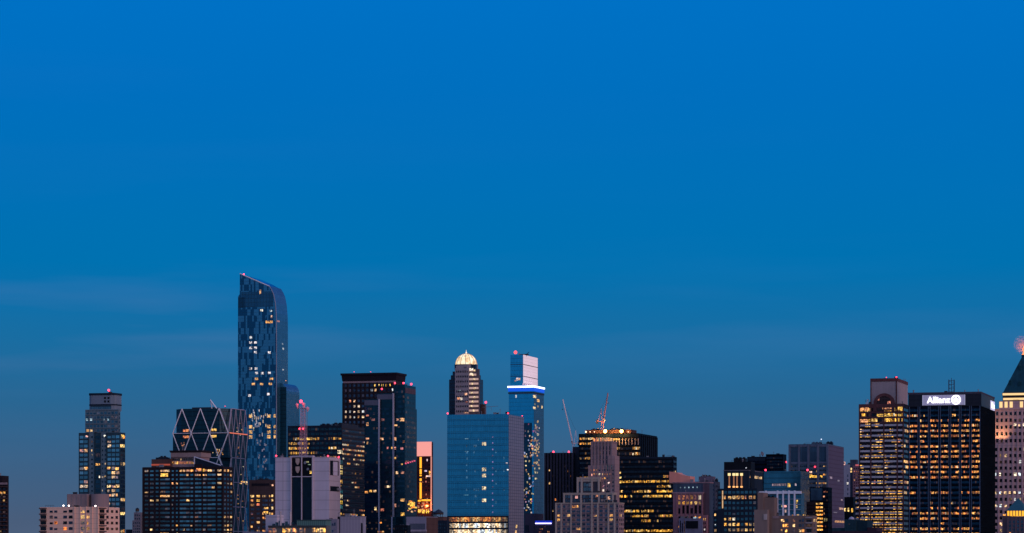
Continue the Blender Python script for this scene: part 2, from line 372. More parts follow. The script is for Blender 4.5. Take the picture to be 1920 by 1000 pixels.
        sc.sort(); own = [i for _, i in sc[:99]]; rest = [i for _, i in sc[99:]]
        s.nvis = sum(1 for v, _ in sc if v < -1e5)
        for i in own: s.winmesh([s.wins[i]], 'window')
        if rest: s.winmesh([s.wins[i] for i in rest], 'window_rows')['kind'] = 'stuff'
    def winmesh(s, ws, name):
        b = MB(); L = []; T = []
        for fc, a0, a1, z0, z1, lit, tn, pr in ws:
            b.on(fc, a0, a1, -.25, pr, z0, z1); L += [lit]*6; T += [tn]*6
        o = s.add(b, name, WIN); me = o.data
        for nm, src in (('lit', L), ('tint', T)):
            at = me.attributes.new(nm, 'FLOAT_COLOR', 'FACE'); fl = []
            for c in src: fl += [c[0], c[1], c[2], 1]
            at.data.foreach_set('color', fl)
        return o
# ------------------------------------------------------------------ setting: ground sheet and the river the photographer looks across
def struct(o): o['kind'] = 'structure'; return o
struct(MB().box(-40000, 40000, 900, 50000, -2, 0).build('ground', mat_stone('city_ground', (.04,.04,.045,1), .3)))
mw, tw, pw_ = principled('river_water'); pw_.inputs['Base Color'].default_value = (.01,.02,.03,1); pw_.inputs['Roughness'].default_value = .12
nzw = tw.new('ShaderNodeTexNoise'); nzw.inputs['Scale'].default_value = 400; bw = tw.new('ShaderNodeBump'); bw.inputs['Strength'].default_value = .3
tw.l.new(nzw.outputs[0], bw.inputs['Height']); tw.l.new(bw.outputs[0], pw_.inputs['Normal'])
struct(MB().box(-40000, 40000, -3000, 900, -6, -3).build('river', mw))
# palette
DK = mat_panel('dark_glass', (.006,.012,.026,1), (.014,.025,.045,1), (.003,.004,.008,1), 1.5, 3.9, .12, .5, .2, .3, spec=.05)
BK = mat_panel('black_glass', (.002,.007,.018,1), (.005,.014,.034,1), (.0015,.002,.005,1), 1.5, 4.0, .12, .3, .55, .2, spec=.04)
NAVY = mat_stone('navy_metal', (.010,.019,.038,1), .2, .5)
BKM = mat_stone('black_metal', (.004,.006,.012,1), .2, .5)
MAUVE = mat_stone('mauve_stone', (.31,.21,.225,1), .18, course=3.9)
GREY = mat_stone('grey_stone', (.26,.22,.25,1), .18)
BROWN = mat_stone('brown_brick', (.10,.052,.048,1), .25, course=3.2)
DBROWN = mat_stone('dark_brown_brick', (.020,.014,.020,1), .25, course=3.2)
CONC = mat_stone('pale_concrete', (.58,.50,.59,1), .09, course=7.4)
PEACH = mat_stone('peach_brick', (.95,.56,.42,1), .05, course=2.9)
TAUPE = mat_stone('taupe_brick', (.20,.135,.12,1), .15)

# ---- far left brown apartment tower with balconies
b = B('apartment_tower', 'dark brown apartment tower cut off by the left edge of the picture', 'apartment tower', 1900, -60, 13, 16)
m = b.mass(-60, 13, 907, DBROWN, ps=16); b.slab(m, 'F', -60, 13.5, 905, 909, MAUVE, name='parapet_band')
b.bands(m, 'F', -60, 13.5, 913, 1000, 12, .18, BROWN, 1.3, 'balcony_slab')
b.grid(m, 'F', -60, 12, 913, 1000, 9, 12, .6, .5, .05, tint=(.05,.05,.08)); b.spots(m, 'F', [(3.5, 926, 2.5, 5)], 'amber', .6)
m2 = b.mass(-30, 3.6, 892, DBROWN, dy=5, depth=10, name='penthouse')

# ---- slender stepped glass tower
TEAL = mat_panel('teal_curtain_wall', (.05,.13,.19,1), (.09,.19,.26,1), (.02,.045,.07,1), 2.2, 3.9, .12, .34, .25, .6)
SLATE = mat_stone('slate_cladding', (.13,.19,.23,1), .12, .5, course=3.9); DTEAL = mat_stone('dark_teal_wall', (.03,.065,.09,1), .15, .5, course=3.9); TI = (.16,.36,.46)
b = B('residential_tower', 'slender stepped blue-grey glass tower with rounded crown and red light, left of picture', 'tower', 2500, 147.6, 225, 234.8)
m = b.mass(147.6, 225, 811, DTEAL, ps=234.8); b.slab(m, 'F', 166.5, 178.2, 811.2, 1039, SLATE, name='centre_cladding', n1=.08); b.slab(m, 'F', 189, 200, 811.2, 1039, SLATE, name='centre_cladding', n1=.08)
b.grid(m, 'F', 149, 165, 815, 1000, 2, 22, .84, .62, .10, tint=TI, rows={6:.0,7:.5,8:.5,11:.5})
b.grid(m, 'F', 168, 177.5, 815, 1000, 1, 22, .3, .4, .12, tint=(.02,.05,.08), rows={}, proud=.2)
b.grid(m, 'F', 178.5, 188.5, 815, 1000, 1, 22, .86, .7, .04, tint=(.02,.06,.10))
b.grid(m, 'F', 190, 200, 815, 1000, 2, 22, .4, .4, .15, tint=(.02,.05,.08), pal='white', proud=.2)
b.grid(m, 'F', 201, 224.5, 815, 1000, 3, 22, .8, .62, .16, tint=TI, rows={7:.6,9:.5,11:.8,12:.5})
b.grid(m, 'R', 226, 234.5, 815, 1000, 2, 22, .85, .66, .25, tint=(.02,.05,.1))
b.piers(m, 'F', 166, 200, 811, 1100, 3, .8, DTEAL, .5)
b.spots(m, 'F', [(163,817.5,4,3,(1,.5,.4)), (196.5,817.3,3.4,3.4,(1,.95,.8)), (187.6,894,4,4,(1,.8,.6)), (197,894,3,3), (163,877.5,5,4), (204,877.5,6,3.5), (219.5,879,6,5), (204,912,6,4.5), (219,912,8,4)], 'warm', 1.5)
b.spots(m, 'R', [(229.5,817,5,4), (229.5,836,8,5), (230,963,8,5)], 'yellow', 1.5)
m2 = b.mass(159.8, 222, 767.5, SLATE, dy=4, ps=225.6, name='upper_tier')
b.grid(m2, 'F', 161, 221.5, 770, 811, 9, 5, .66, .55, .02, tint=(.05,.13,.19)); b.grid(m2, 'R', 222.4, 225.2, 772, 811, 2, 5, .7, .6, .0)
b.spots(m2, 'F', [(163,786.5,4,4,(.55,.8,.9)), (170.8,786.5,4,4,(.6,.8,.9)), (203,786.5,3.6,3.6,(.5,.75,.9)), (195,786,2.4,3,(.4,.6,.7))], 'white', .7)
b.bands(m2, 'F', 160, 222, 769, 811, 5, .14, SLATE, .35)
# rounded crown drum
x0, x1 = b.lx(165, 8), b.lx(215.3, 8); zt, zb = b.z(737.5, x1, 8), b.z(768, x1, 8); r = (x1-x0)/2; cx = (x0+x1)/2
pl = [(x0+3, 8), (x1-4, 8), (x1-1.2, 9.5), (x1, 12), (x1, 22), (x1-3, 25), (x0+3, 25), (x0, 22), (x0, 11), (x0+1, 9)]
cr = b.add(MB().prism(pl, zb-1, zt), 'crown', mat_stone('crown_metal', (.17,.21,.27,1), .1, .4))
bb = MB(); g = [(a*1.03 if abs(a) > 1 else a, y) for a, y in pl]
bb.prism([(cx+(x-cx)*1.03, 16.5+(y-16.5)*1.05) for x, y in pl], zt-1.4, zt+.3); bb.prism([(cx+(x-cx)*1.02, 16.5+(y-16.5)*1.03) for x, y in pl], zb+(zt-zb)*.26, zb+(zt-zb)*.34)
b.add(bb, 'crown_band', NAVY, cr)
for k in range(4):
    px = (197, 203.5)[k%2]; py = (746.5, 753)[k//2]; a = b.lx(px, 8); z = b.z(py, a, 8); b.add(MB().on((0,8,1,0), a-.9, a+.9, -.3, .15, z-.9, z+.9), 'porthole', BKM, cr)
b.add(MB().on((0,8,1,0), x0+2.5, x1-3.5, -.3, .12, zb+.5, zb+(zt-zb)*.25), 'crown_glazing', TEAL, cr)
m3 = b.mass(172, 210, 739, NAVY, dy=10, depth=9, name='plant_deck', parapet=.4, bot=760); b.beacon(204, 732, m3, 1.3)

# ---- peach apartment block
b = B('apartment_block', 'peach brick apartment block with blue windows and corner balconies, lower left', 'apartment block', 1700, 75, 185, 224)
m = b.mass(75, 185, 950.8, PEACH, ps=224)
PW = (.03,.035,.06)
for a, c in ((92,109), (117,138)): b.grid(m, 'F', a, c, 953, 1007.5, 2, 5, .66, .5, .1, tint=PW, pal='amber', tv=.7)
b.grid(m, 'F', 149, 160, 953, 1007.5, 1, 5, .72, .62, 1, pal='yellow', st=1.3, rows={k:1 for k in range(5)}); b.grid(m, 'F', 160, 169, 953, 1007.5, 1, 5, .7, .55, .7, pal='amber', st=.9, tint=PW)
b.grid(m, 'F', 76, 87, 953, 1007.5, 1, 5, .95, .62, .1, tint=(.02,.02,.03), pal='amber'); b.bands(m, 'F', 75, 87.5, 953, 1007.5, 5, .22, mat_stone('balcony_rail', (.12,.08,.08,1)), 1.6, 'balcony', off=.0)
b.grid(m, 'R', 186, 196, 953, 1007.5, 1, 5, .9, .6, .0, tint=(.02,.02,.03)); b.bands(m, 'R', 185.5, 196, 953, 1007.5, 5, .22, mat_stone('balcony_rail', (.12,.08,.08,1)), 1.4, 'balcony')
b.grid(m, 'R', 197, 223, 953, 1007.5, 3, 5, .5, .48, .05, tint=PW, pal='amber', tv=.7)
b.piers(m, 'F', 140, 184, 950, 1100, 4, .5, PEACH, .35)
PH = mat_stone('penthouse_brick', (.28,.20,.21,1), .12)
m2 = b.mass(126, 163, 926.5, PH, dy=7, depth=14, name='penthouse')
x = b.lx(180, 8); rr = (b.lx(196, 8)-b.lx(164, 8))/2; bb = MB(); zt = b.z(926.5, x, 8); bb.lathe(x, 8+rr, [(rr, m.z1-2), (rr, zt)], 28); b.add(bb, 'stair_drum', PH)
bb = MB()
for k in range(5): bb.tube((b.lx(126+k*9, 7), 6.9, m2.z0+60), (b.lx(126+k*9, 7), 6.9, zt-.3), .12)
b.add(bb, 'pipe', STEEL)
for px, py, c in ((119,948.5,WHT), (129,948.5,WHT), (179,949,WHT)):
    a = b.lx(px, 3); z = b.z(py, a, 3); l = b.add(MB().tube((a,3,m.z1-1), (a,3,z), .1), 'roof_lamp', DSTEEL); ball('lamp_bulb', (a,3,z), .45, c, l)

# ---- small stepped building with tank
b = B('stepped_building', 'small grey stepped building with a roof tank, left of the dark apartment slab', 'building', 2600, 248, 262, 269)
m = b.mass(248, 264, 976, GREY, ps=269); b.grid(m, 'F', 249, 263, 978, 1000, 4, 4, .5, .5, .05, tint=(.03,.05,.08))
m2 = b.mass(251, 264, 961, GREY, dy=4, ps=268, name='upper_tier'); b.grid(m2, 'F', 252, 263, 963, 976, 3, 2, .5, .5, .0, tint=(.03,.05,.08)); b.tank(257.5, 952, 10, m2, 7)
m3 = b.mass(236, 249, 993, NAVY, dy=1, depth=12, name='annex')

# ---- dark brown apartment slab
b = B('apartment_slab', 'wide dark brown apartment slab with lit top storey and penthouse, lower left', 'apartment block', 2000, 267.4, 418, 437)
m = b.mass(267.4, 418, 875, DBROWN, ps=437)
T2 = (.12,.27,.33); kw = dict(tint=T2, tv=.5, pal='warm')
Y0, Y1, NR = 878.3, 1005, 16
def col(a, c, n=1, fw=.85, p=.14, top=.2, **k):
    q = dict(kw); q.update(k); b.grid(m, 'F', a, c, Y0, Y1, n, NR, fw, .44, p*.7, rows={0:top, 1:top*.5}, **q)
for a in (271, 281, 291.5): col(a, a+7.5, top=.15, p=.22)
col(300.5, 319, 2, .97, .2, top=1); col(321, 327, 1, .6, .25, top=.4); col(329, 334.5, 1, .6, .15, top=0); col(337, 355.5, 3, .97, .16, top=1); col(356.5, 363, 1, .75, .1, top=1)
col(365, 378.5, 2, .92, .07, top=1, pal='amber'); col(380, 388, 1, .85, .2, top=1); col(389, 405, 2, .95, .2, top=1); col(407, 416, 1, .8, .16, top=1)
b.grid(m, 'R', 418.6, 436, Y0, Y1, 3, NR, .55, .5, .16, rows={0:1}, tint=T2)
b.posts(m, (268.5, 299, 320, 335.5, 364.3, 379.3, 406, 417.3), .5, .5, 0, m.z1-.2, DBROWN); b.slab(m, 'F', 364.5, 379, 870, 877.5, DBROWN, n1=.6, name='parapet_block')
m2 = b.mass(284, 320, 861, BROWN, dy=5, depth=15, name='roof_house', bot=880); b.slab(m2, 'F', 284, 319, 870, 873, mat_emit('lit_parapet', (1,.16,.08), .35), name='lit_band', n1=.2)
m3 = b.mass(320, 376, 856, MAUVE, dy=8, depth=16, name='roof_lounge', bot=880)
b.grid(m3, 'F', 321, 368, 858, 871, 14, 2, .8, .7, .8, run=.4, pal='mixed', st=.8, tint=(.1,.06,.06))
m4 = b.mass(320, 377, 844.6, mat_stone('penthouse_stone', (.30,.21,.21,1), .1), dy=7, depth=18, name='penthouse', bot=857); b.cornice(m4, 1.4, .7, DBROWN)
x0, x1 = b.lx(364.5, 6), b.lx(414, 6); za, zb_ = b.z(857, x0, 6), b.z(873, x1, 6); bb = MB()
bb.xprism([(x0, m.z1-1), (x1, m.z1-1), (x1, zb_), (x0, za)], 6, 12); b.add(bb, 'sloping_roof', NAVY); bb = MB(); bb.tube((x0,5.9,za), (x1,5.9,zb_), .45); bb.tube((x0,5.9,za), (x0,5.9,m.z1), .45); b.add(bb, 'roof_edge', mat_stone('white_frame', (.5,.5,.6,1), .1))
m5 = b.mass(292, 310, 858, NAVY, dy=9, depth=8, name='lift_house', bot=875); b.unit(m5, 295, 307, 3)
b.spots(m, 'F', [(308,890,14,6,(1,.55,.08)), (381,881.5,5,5), (374,880,12,4,(1,.3,.08))], 'yellow', 1.2)

# ---- diagrid tower
b = B('diagrid_tower', 'dark faceted office tower wrapped in pale triangular steel bracing', 'office tower', 2600, 324, 431, 467)
XA, XB, TT = b.lx(324), b.lx(428), b.T; PH_ = 46.2; nod = [b.z(811.8+PH_*k) for k in range(-1, 7)]
nod = [z for z in nod if z > 0] + [0]
DG = mat_panel('diagrid_glass', (.006,.040,.065,1), (.010,.055,.085,1), (.004,.016,.026,1), 1.5, 4, .06, .12, .35, .15, 0, spec=.1)
def octo(cc): 
    q = max(cc, .15); return [(XA+q,0),(XB-q,0),(XB,q),(XB,TT-q),(XB-q,TT),(XA+q,TT),(XA,TT-q),(XA,q)]
CH = (XB-XA)/6*.92; bb = MB()
for k in range(len(nod)-1): bb.prism(octo(CH if (k+1)%2 else 0), nod[k+1], nod[k], octo(CH if k%2 == 0 else 0))
BL_mass = Mass(); BL_mass.o = b.add(bb, 'wall', DG); BL_mass.F = (XA,0,1,0); BL_mass.R = (XB,0,0,1); BL_mass.x0, BL_mass.x1, BL_mass.y = XA, XB, 0
m = BL_mass; OCC.append((324, 465, 765, 2600, 0, b))
bb = MB(); n = 3; w_ = (XB-XA)/n
bars = MB(); R_ = .44
def pt_f(i2, k): # node position on the front face, i2 in half modules
    return (XA+w_*i2/2, -.25, nod[k])
for k in range(len(nod)-1):
    up = (k%2 == 0)     # top row: nodes at half modules, next row at whole modules
    for i in range(n+1):
        if up:
            for d in (-1, 1):
                j = 2*i+d
                if 0 < j < 2*n: bars.tube(pt_f(j, k), pt_f(2*i, k+1), R_)
        else:
            for d in (-1, 1):
                j = 2*i+d
                if 0 < j < 2*n: bars.tube(pt_f(2*i, k), pt_f(j, k+1), R_)
    if k: bars.tube((XA+(0 if k%2 else CH),-.2,nod[k]), (XB-(0 if k%2 else CH),-.2,nod[k]), .3)
b.add(bars, 'brace', mat_stone('pale_steel', (.85,.78,.82,1), .05, .4))
bars = MB(); ns = 4; ws_ = TT/ns
for k in range(len(nod)-1):
    for i in range(ns+1):
        for d in (-1, 1):
            j = 2*i+d
            if 0 < j < 2*ns:
                if k%2 == 0: bars.tube((XB+.2, ws_*j/2, nod[k]), (XB+.2, ws_*i, nod[k+1]), .36)
                else: bars.tube((XB+.2, ws_*i, nod[k]), (XB+.2, ws_*j/2, nod[k+1]), .36)
    bars.tube((XB+.2, CH if k%2 == 0 else 0, nod[k]), (XB+.2, TT-(CH if k%2 == 0 else 0), nod[k]), .42)
    # edges of the bird's-mouth corners
    if k%2 == 0: bars.tube((XB+.1,0,nod[k+1]), (XB-CH,-.1,nod[k]), .4); bars.tube((XB+.2,0,nod[k+1]), (XB+.1,CH,nod[k]), .4)
    else: bars.tube((XB+.1,0,nod[k]), (XB-CH,-.1,nod[k+1]), .4); bars.tube((XB+.2,0,nod[k]), (XB+.1,CH,nod[k+1]), .4)
b.add(bars, 'side_brace', mat_stone('shaded_steel', (.36,.32,.42,1), .1, .4))  # same bracing steel, darkened in colour to imitate the shaded side
b.add(MB().tube((XB+.35,2,nod[1]+.1), (XB+.35,TT-2,nod[1]+.1), .5), 'lit_strip', mat_emit('coral_strip', (1,.22,.12), .8))
b.add(MB().box(XA+CH*1.2, XB-CH*1.2, 4, TT-6, nod[0]-.5, nod[0]+.1), 'roof', ROOF)
bb = MB(); x = b.lx(393, 12); bb.box(b.lx(360,12), b.lx(402,12), 12, 24, nod[0]-.2, nod[0]+1.8); b.add(bb, 'rooftop_unit', DSTEEL)
bb = MB(); z = nod[0]; xa, xb = b.lx(394,3), b.lx(407,3); bb.tube((xa,3,b.z(750,xa,3)), (xb,3,z-.5), .65); bb.tube((xa,3,b.z(750,xa,3)), (xa,8,z), .3); bb.tube((xa+1.5,3,b.z(752,xa,3)-1), (xa+1.5,3,z), .3); b.add(bb, 'window_washing_rig', mat_stone('pale_steel', (.6,.56,.64,1)))
b.spots(m, 'F', [(x,y,5,4.5,c) for x,y,c in ((346,806.5,(.9,.25,.08)), (351.5,806.5,(1,.35,.12)), (346,818.5,(.8,.22,.08)), (351.5,818.5,(.9,.3,.1)), (398,806,(1,.55,.1)), (403.5,806,(1,.6,.15)), (398,818,(1,.6,.2)), (403.5,818,(1,.55,.1)))], st=1)
b.spots(m, 'F', [(344+random.uniform(-4,4), 831+random.uniform(-3,5), 2, 1.6) for _ in range(6)], 'dim', 1.2)
b.spots(m, 'F', [(408+random.gauss(0,5), 850+random.gauss(0,4), 1.8, 1.5) for _ in range(22)], 'mixed', .6)
b.spots(m, 'R', [(random.uniform(442,458), random.uniform(785,1000), 2, 1.6) for _ in range(26)], 'mixed', .5)
b.spots(m, 'R', [(random.uniform(448,464), random.choice((902,905)), 2.2, 2.2) for _ in range(12)], 'warm', 1.1)
b.beacon(422, 762, type('q', (), dict(y=0, T=TT, z1=nod[0]))(), .5, REDS)

# ---- tallest tower with curved top
b = B('supertall_tower', 'tallest tower, blue patchwork glass with slanted roof curving down on the right', 'skyscraper', 2900, 446, 518, 539)
G57 = mat_panel('patchwork_glass', (.010,.085,.17,1), (.06,.23,.37,1), (.01,.05,.09,1), 1.75, 3.1, .05, .05, .1, .8, .002, vr=2, two=.52)
NG57 = mat_panel('shaded_glass', (.01,.05,.10,1), (.015,.07,.13,1), (.006,.03,.05,1), 3.2, 4, .1, .08, .1, .6, .001)
G57S = mat_panel('smooth_glass', (.05,.19,.29,1), (.09,.26,.37,1), (.02,.08,.12,1), 3.4, 3.9, .07, .04, .2, .7, .002)
PX = lambda px, py, y=0: (b.lx(px, y), b.z(py, b.lx(px, y), y))
x0, x1 = b.lx(446), b.lx(518)
prof = [(x0, 0), (x1, 0), PX(518, 600), PX(517.6, 588), PX(515.9, 568), PX(512.6, 552), PX(509, 544), PX(505, 537.5), PX(490, 529), PX(470, 520), PX(449.8, 513.8), PX(449.4, 552), PX(446.2, 556)]
o = b.add(MB().xprism(prof, 0, b.T), 'wall', G57); OCC.append((446, 539, 560, 2900, 0, b))
# smooth skin on the side and over the curve: strips standing just outside the profile
pr2 = [PX(518.1, 1040), PX(518.1, 600), PX(517.7, 588), PX(516, 568), PX(512.7, 551.8), PX(509.1, 543.8), PX(505.1, 537)]; pr2[0] = (x1+.05, 0)
bb = MB()
for k in range(len(pr2)-1):
    (a, c), (d, e) = pr2[k], pr2[k+1]; bb.xprism([(a-.6,c-(.3 if k else 0)), (a+.35,c), (d+.35,e+(.2 if k > 2 else 0)), (d-.6,e-.3)], .5, b.T+.2)
b.add(bb, 'side_wall', G57S)
bb = MB(); pr3 = [(p[0]+.1, p[1]) for p in pr2]
for k in range(len(pr3)-1): bb.tube((pr3[k][0],.0,pr3[k][1]), (pr3[k+1][0],.0,pr3[k+1][1]), .42)
b.add(bb, 'corner_trim', mat_stone('trim_steel', (.30,.31,.40,1), .1, .4))
bb = MB(); p, q = PX(449.8, 513.4), PX(505, 537); bb.tube((p[0],0,p[1]), (q[0],0,q[1]), .55); b.add(bb, 'roof_edge', mat_stone('pale_steel', (.6,.56,.64,1)))
m = Mass(); m.o = o; m.F = (x0,0,1,0); m.R = (x1+.35,0,0,1); m.x0, m.x1, m.y, m.T, m.z1 = x0, x1, 0, b.T, b.z(537)
b.slab(m, 'F', 452, 512, 546, 575, mat_panel('screen_glass', (.02,.09,.17,1), (.035,.13,.22,1), (.01,.05,.09,1), 3.2, 4, .1, .08, .1, .7, .001), -.2, .12, 'crown_screen')
b.slab(m, 'F', 446.6, 459, 556, 576, NG57, -.2, .16, 'louvre_bay')
sp_ = [(490.5,581.5,5,4,(1,.9,.7)), (488,547,3,8,(1,.5,.2)), (508,583,4,3,(.6,.7,.7)), (509,593.5,2.6,5,(1,.6,.4)), (504.5,603.5,13,5,(1,.45,.1)), (470,632,5,5,(.8,.8,.8))]
for x, y in ((470,641.5),(479,641.5),(470,651.5),(479,651.5),(479,660),(505,661),(470,690.5),(480,690.5),(481,699),(492,699.5),(505,699),(468,741),(503,739)): sp_.append((x,y,5,4.2,(.95,.85,.85)))
for x, y in ((481,710),(509,710.5),(475,719.5),(490.5,720),(507,720)): sp_.append((x,y,6,4,(1,.5,.15)))
for y in (780,800,810,819): 
    for x in (470,504,515): sp_.append((x,y,6 if x < 515 else 3.5,6,(1,.52,.16)))
for k in range(30): sp_.append((random.gauss(483,9), random.gauss(787,11), 1.3, random.uniform(3,8), random.choice([(.9,.6,.35),(.7,.6,.6),(.8,.7,.4),(.4,.35,.4)])))  # warm lights mirrored in the glass, imitated with glowing panes
for k in range(18): sp_.append((random.uniform(478,500), random.uniform(815,880), 2.4, 4, (.16,.14,.2)))
b.spots(m, 'F', sp_, st=.85)
b.spots(m, 'R', [(530,652,3,4,(.7,.75,.8)), (529,643,2,3,(.3,.35,.4)), (530,691.5,3,2.6,(.6,.65,.7)), (521,602,5,3,(.5,.2,.15))], st=.7)
b.beacon(457, 514.5, m, 1.0)
# lower wing beside it with its own curved fall
yl = 9; xa = x1+.4; xb = b.lx(537.5, yl); Tl = b.ly(561.5, xb)-yl; ztop = b.z(718, xb, yl); bb = MB(); hw = xb-xa
pf = [(xa,0), (xb,0)] + [(xb-hw*.95*(1-math.cos(a)), ztop-hw*1.4*(1-math.sin(a))) for a in [math.pi/2*k/8 for k in range(9)]] + [(xa, ztop)]
bb.xprism(pf, yl, yl+Tl); wl = b.add(bb, 'lower_wing', G57S); OCC.append((518, 561, 725, 2910, 0, b))
b.add(MB().box(xa+.4, xb-.4, yl-.25, yl+.2, 0, b.z(726, xb, yl)), 'dark_recess', DG, wl)
b.beacon(536, 714, type('q', (), dict(y=yl, T=Tl, z1=ztop))(), .5, mat_emit('amber_lamp', (1,.4,.2), 2))

# ---- small brown brick building behind
b = B('brick_building', 'brown brick building under the tallest tower, beside the white concrete tower', 'apartment building', 2400, 467, 512, 520)
m = b.mass(467, 512, 900, BROWN, ps=520)
for a, c, n in ((470,477,1), (481,487.5,1), (492,502,2), (504.5,507,1), (508.5,512,1)): b.grid(m, 'F', a, c, 926.5, 1000, n, 9, .9, .46, .24, rows={0:.8,1:.4,4:.6}, tint=(.09,.10,.15), tv=.4)
b.spots(m, 'F', [(473,930.5,6,4), (484,930.5,6,4), (484,938.5,6,4,(1,.5,.05)), (484,946,5,4,(1,.22,.08)), (510.5,930,3,4), (510.5,938,3,4), (510.5,953,3,5), (498,961,9,4,(1,.5,.08)), (499,953,8,3.4), (511,910,3,3,(1,.5,.3))], 'warm', 1.2)
b.slab(m, 'F', 472, 505, 906.5, 911, DBROWN, n1=.2, name='louvre'); b.unit(m, 480, 500, 3)

# ---- pale concrete tower with dishes and mast
b = B('broadcast_tower', 'pale concrete tower with dark central slot, dish antennas and red-lit lattice mast', 'communications tower', 2230, 516.2, 617, 638)
m = b.mass(516.2, 617, 857, CONC, ps=638)
fcx0, fcx1 = b.lx(545.3), b.lx(587.8)
zT = b.z(854.3); zH = b.z(893.6); bb = MB()
# open frame with the antenna bay
bb.box(fcx0, fcx0+.9, -1.2, 3, 0, zT); bb.box(fcx1-.9, fcx1, -1.2, 3, 0, zT); bb.box(fcx0+.9, fcx1-.9, -1.25, 3, zT-.9, zT)
bb.box(b.lx(565.4), b.lx(567), -1.1, -.2, 0, zT-.95); bb.box(fcx0+.9, fcx1-.9, -1.0, -.3, zH-.3, zH+.3)
b.add(bb, 'slot_frame', mat_stone('pale_frame', (.55,.47,.55,1), .08))
b.add(MB().on((0,0,1,0), fcx0+.9, fcx1-.9, -.2, .12, 0, zH-.3), 'dark_glazing', mat_panel('slot_glass', (.004,.012,.025,1), (.008,.02,.04,1), (.003,.008,.016,1), 2, 4, .1, .1, .15, .4))
b.add(MB().on((0,0,1,0), fcx0+.9, fcx1-.9, -.2, .10, zH+.3, zT-.95), 'antenna_bay', BKM)
for px, py, r in ((558.5,866.5,1.6), (558.5,882,1.6), (573,868,1.2), (578,880,1.1)):
    x, z = b.lx(px), b.z(py); bb = MB()
    if r > 1.5: bb.prism([(x-r*1.0,-.9),(x+r*1.0,-.9),(x+r*1.0,-.2),(x-r*1.0,-.2)], z+r*.2, z+r*1.9, [(x-r*1.0,-.9),(x+r*1.0,-.9),(x+r*1.0,-.2),(x-r*1.0,-.2)]); bb.prism([(x-r*.3,-.7),(x+r*.3,-.7),(x+r*.3,-.3),(x-r*.3,-.3)], z-r*1.2, z+r*.2, [(x-r*1.0,-.9),(x+r*1.0,-.9),(x+r*1.0,-.2),(x-r*1.0,-.2)])
    else: bb.tube((x,-1.0,z+.2), (x+.1,-.15,z), r, 14, r*.3)
    b.add(bb, 'horn_antenna', mat_stone('antenna_shell', (.5,.36,.32,1), .1) if r > 1.5 else STEEL, m.o)
b.spots(m, 'F', [(582.5,885.5,3.6,5,(1,.6,.1)), (576,866,6,2.5,(.3,.28,.12)), (580,871,5,1.6,(.2,.3,.2))], st=1.2, proud=.3)
b.piers(m, 'F', 516.2, 545, 857, 1100, 2, .15, mat_stone('joint', (.3,.26,.32,1)), .06, 'joint', False)
CONCS = mat_stone('dusk_lit_concrete', (.50,.41,.45,1), .06, course=7.4)  # side copy of the concrete, pink dusk light put into its colour
b.slab(m, 'R', 617.2, 638, 861, 1039, CONCS, -.3, .06, 'side_panel')
b.slab(m, 'R', 618.8, 634.6, 863.5, 891, BKM, -.3, .16, 'side_opening'); b.slab(m, 'R', 624, 632, 865, 891, CONC, -.2, .5, 'side_shaft')
b.slab(m, 'R', 619, 635.5, 911.5, 921, BKM, -.3, .16, 'side_slot'); b.slab(m, 'R', 631, 637, 914, 919, STEEL, 0, 1.2, 'antenna_box')
b.cornice(m, .5, .25, mat_stone('pale_frame', (.55,.47,.55,1)))
# lattice mast
MC = mat_stone('mast_paint', (.50,.30,.36,1), .1, .5); yb = 8; xm = b.lx(568.5, yb); bb = MB(); hw = 1.75; zB = zT-3; zM = b.z(766, xm, yb)
N = 16
for a, c in ((-1,-1),(1,-1),(1,1),(-1,1)): bb.tube((xm+a*(hw+.5), yb+c*(hw+.5), zB), (xm+a*hw*.82, yb+c*hw*.82, zM), .2)
for k in range(N):
    z0 = zB+(zM-zB)*k/N; z1 = zB+(zM-zB)*(k+1)/N; h0 = hw+.5-(.5+hw*.18)*k/N; h1 = hw+.5-(.5+hw*.18)*(k+1)/N
    for c in (-1, 1):
        bb.tube((xm-h0,yb+c*h0,z0), (xm+h1,yb+c*h1,z1), .1); bb.tube((xm+h0,yb+c*h0,z0), (xm-h1,yb+c*h1,z1), .1); bb.tube((xm-h1,yb+c*h1,z1), (xm+h1,yb+c*h1,z1), .1)
        bb.tube((xm+c*h0,yb-h0,z0), (xm+c*h1,yb+h1,z1), .1); bb.tube((xm+c*h1,yb-h1,z1), (xm+c*h1,yb+h1,z1), .1)
mst = b.add(bb, 'lattice_mast', MC)
bb = MB(); bb.box(xm-2.6, xm+2.6, yb-2.2, yb+2.2, zM, zM+.3)
for c in (-1, 1): bb.tube((xm-2.6,yb+c*2.2,zM+1.2), (xm+2.6,yb+c*2.2,zM+1.2), .08)
b.add(bb, 'mast_platform', MC, mst)
for dx, px, py in ((-1, 558.5, 760), (1, 577, 767), (-.4, 571, 759)):
    x = b.lx(px, yb); z = b.z(py, x, yb); bb = MB(); bb.tube((x,yb-1,z-2.4), (x+dx*.4,yb-1,z), .35, 10, 1.25); bb.lathe(x+dx*.4, yb-1, [(1.25, z-.05), (1.2, z+1.0), (.2, z+1.5)], 10); b.add(bb, 'horn_antenna', mat_stone('pink_shell', (.8,.42,.5,1), .1), mst)
x = b.lx(563.5, yb); z = b.z(832, x, yb); b.add(MB().tube((x,yb-3.3,z), (x,yb-2.2,z), 1.15, 16, .4), 'dish', mat_stone('dish_white', (.6,.5,.52,1)), mst)
bb = MB(); x = b.lx(576, yb+2); bb.tube((x,yb+2,zT-2), (x,yb+2,b.z(768, x, yb+2)), .16)
for k in range(5): z = zT+4+k*5; bb.tube((x,yb+2,z), (xm+1.5,yb+1,z), .08)
b.add(bb, 'whip_antenna', STEEL, mst)
ft = type('q', (), dict(y=yb-3, T=1, z1=zM+1))
b.beacon(564.3, 753, ft(), 1.7, e=900)
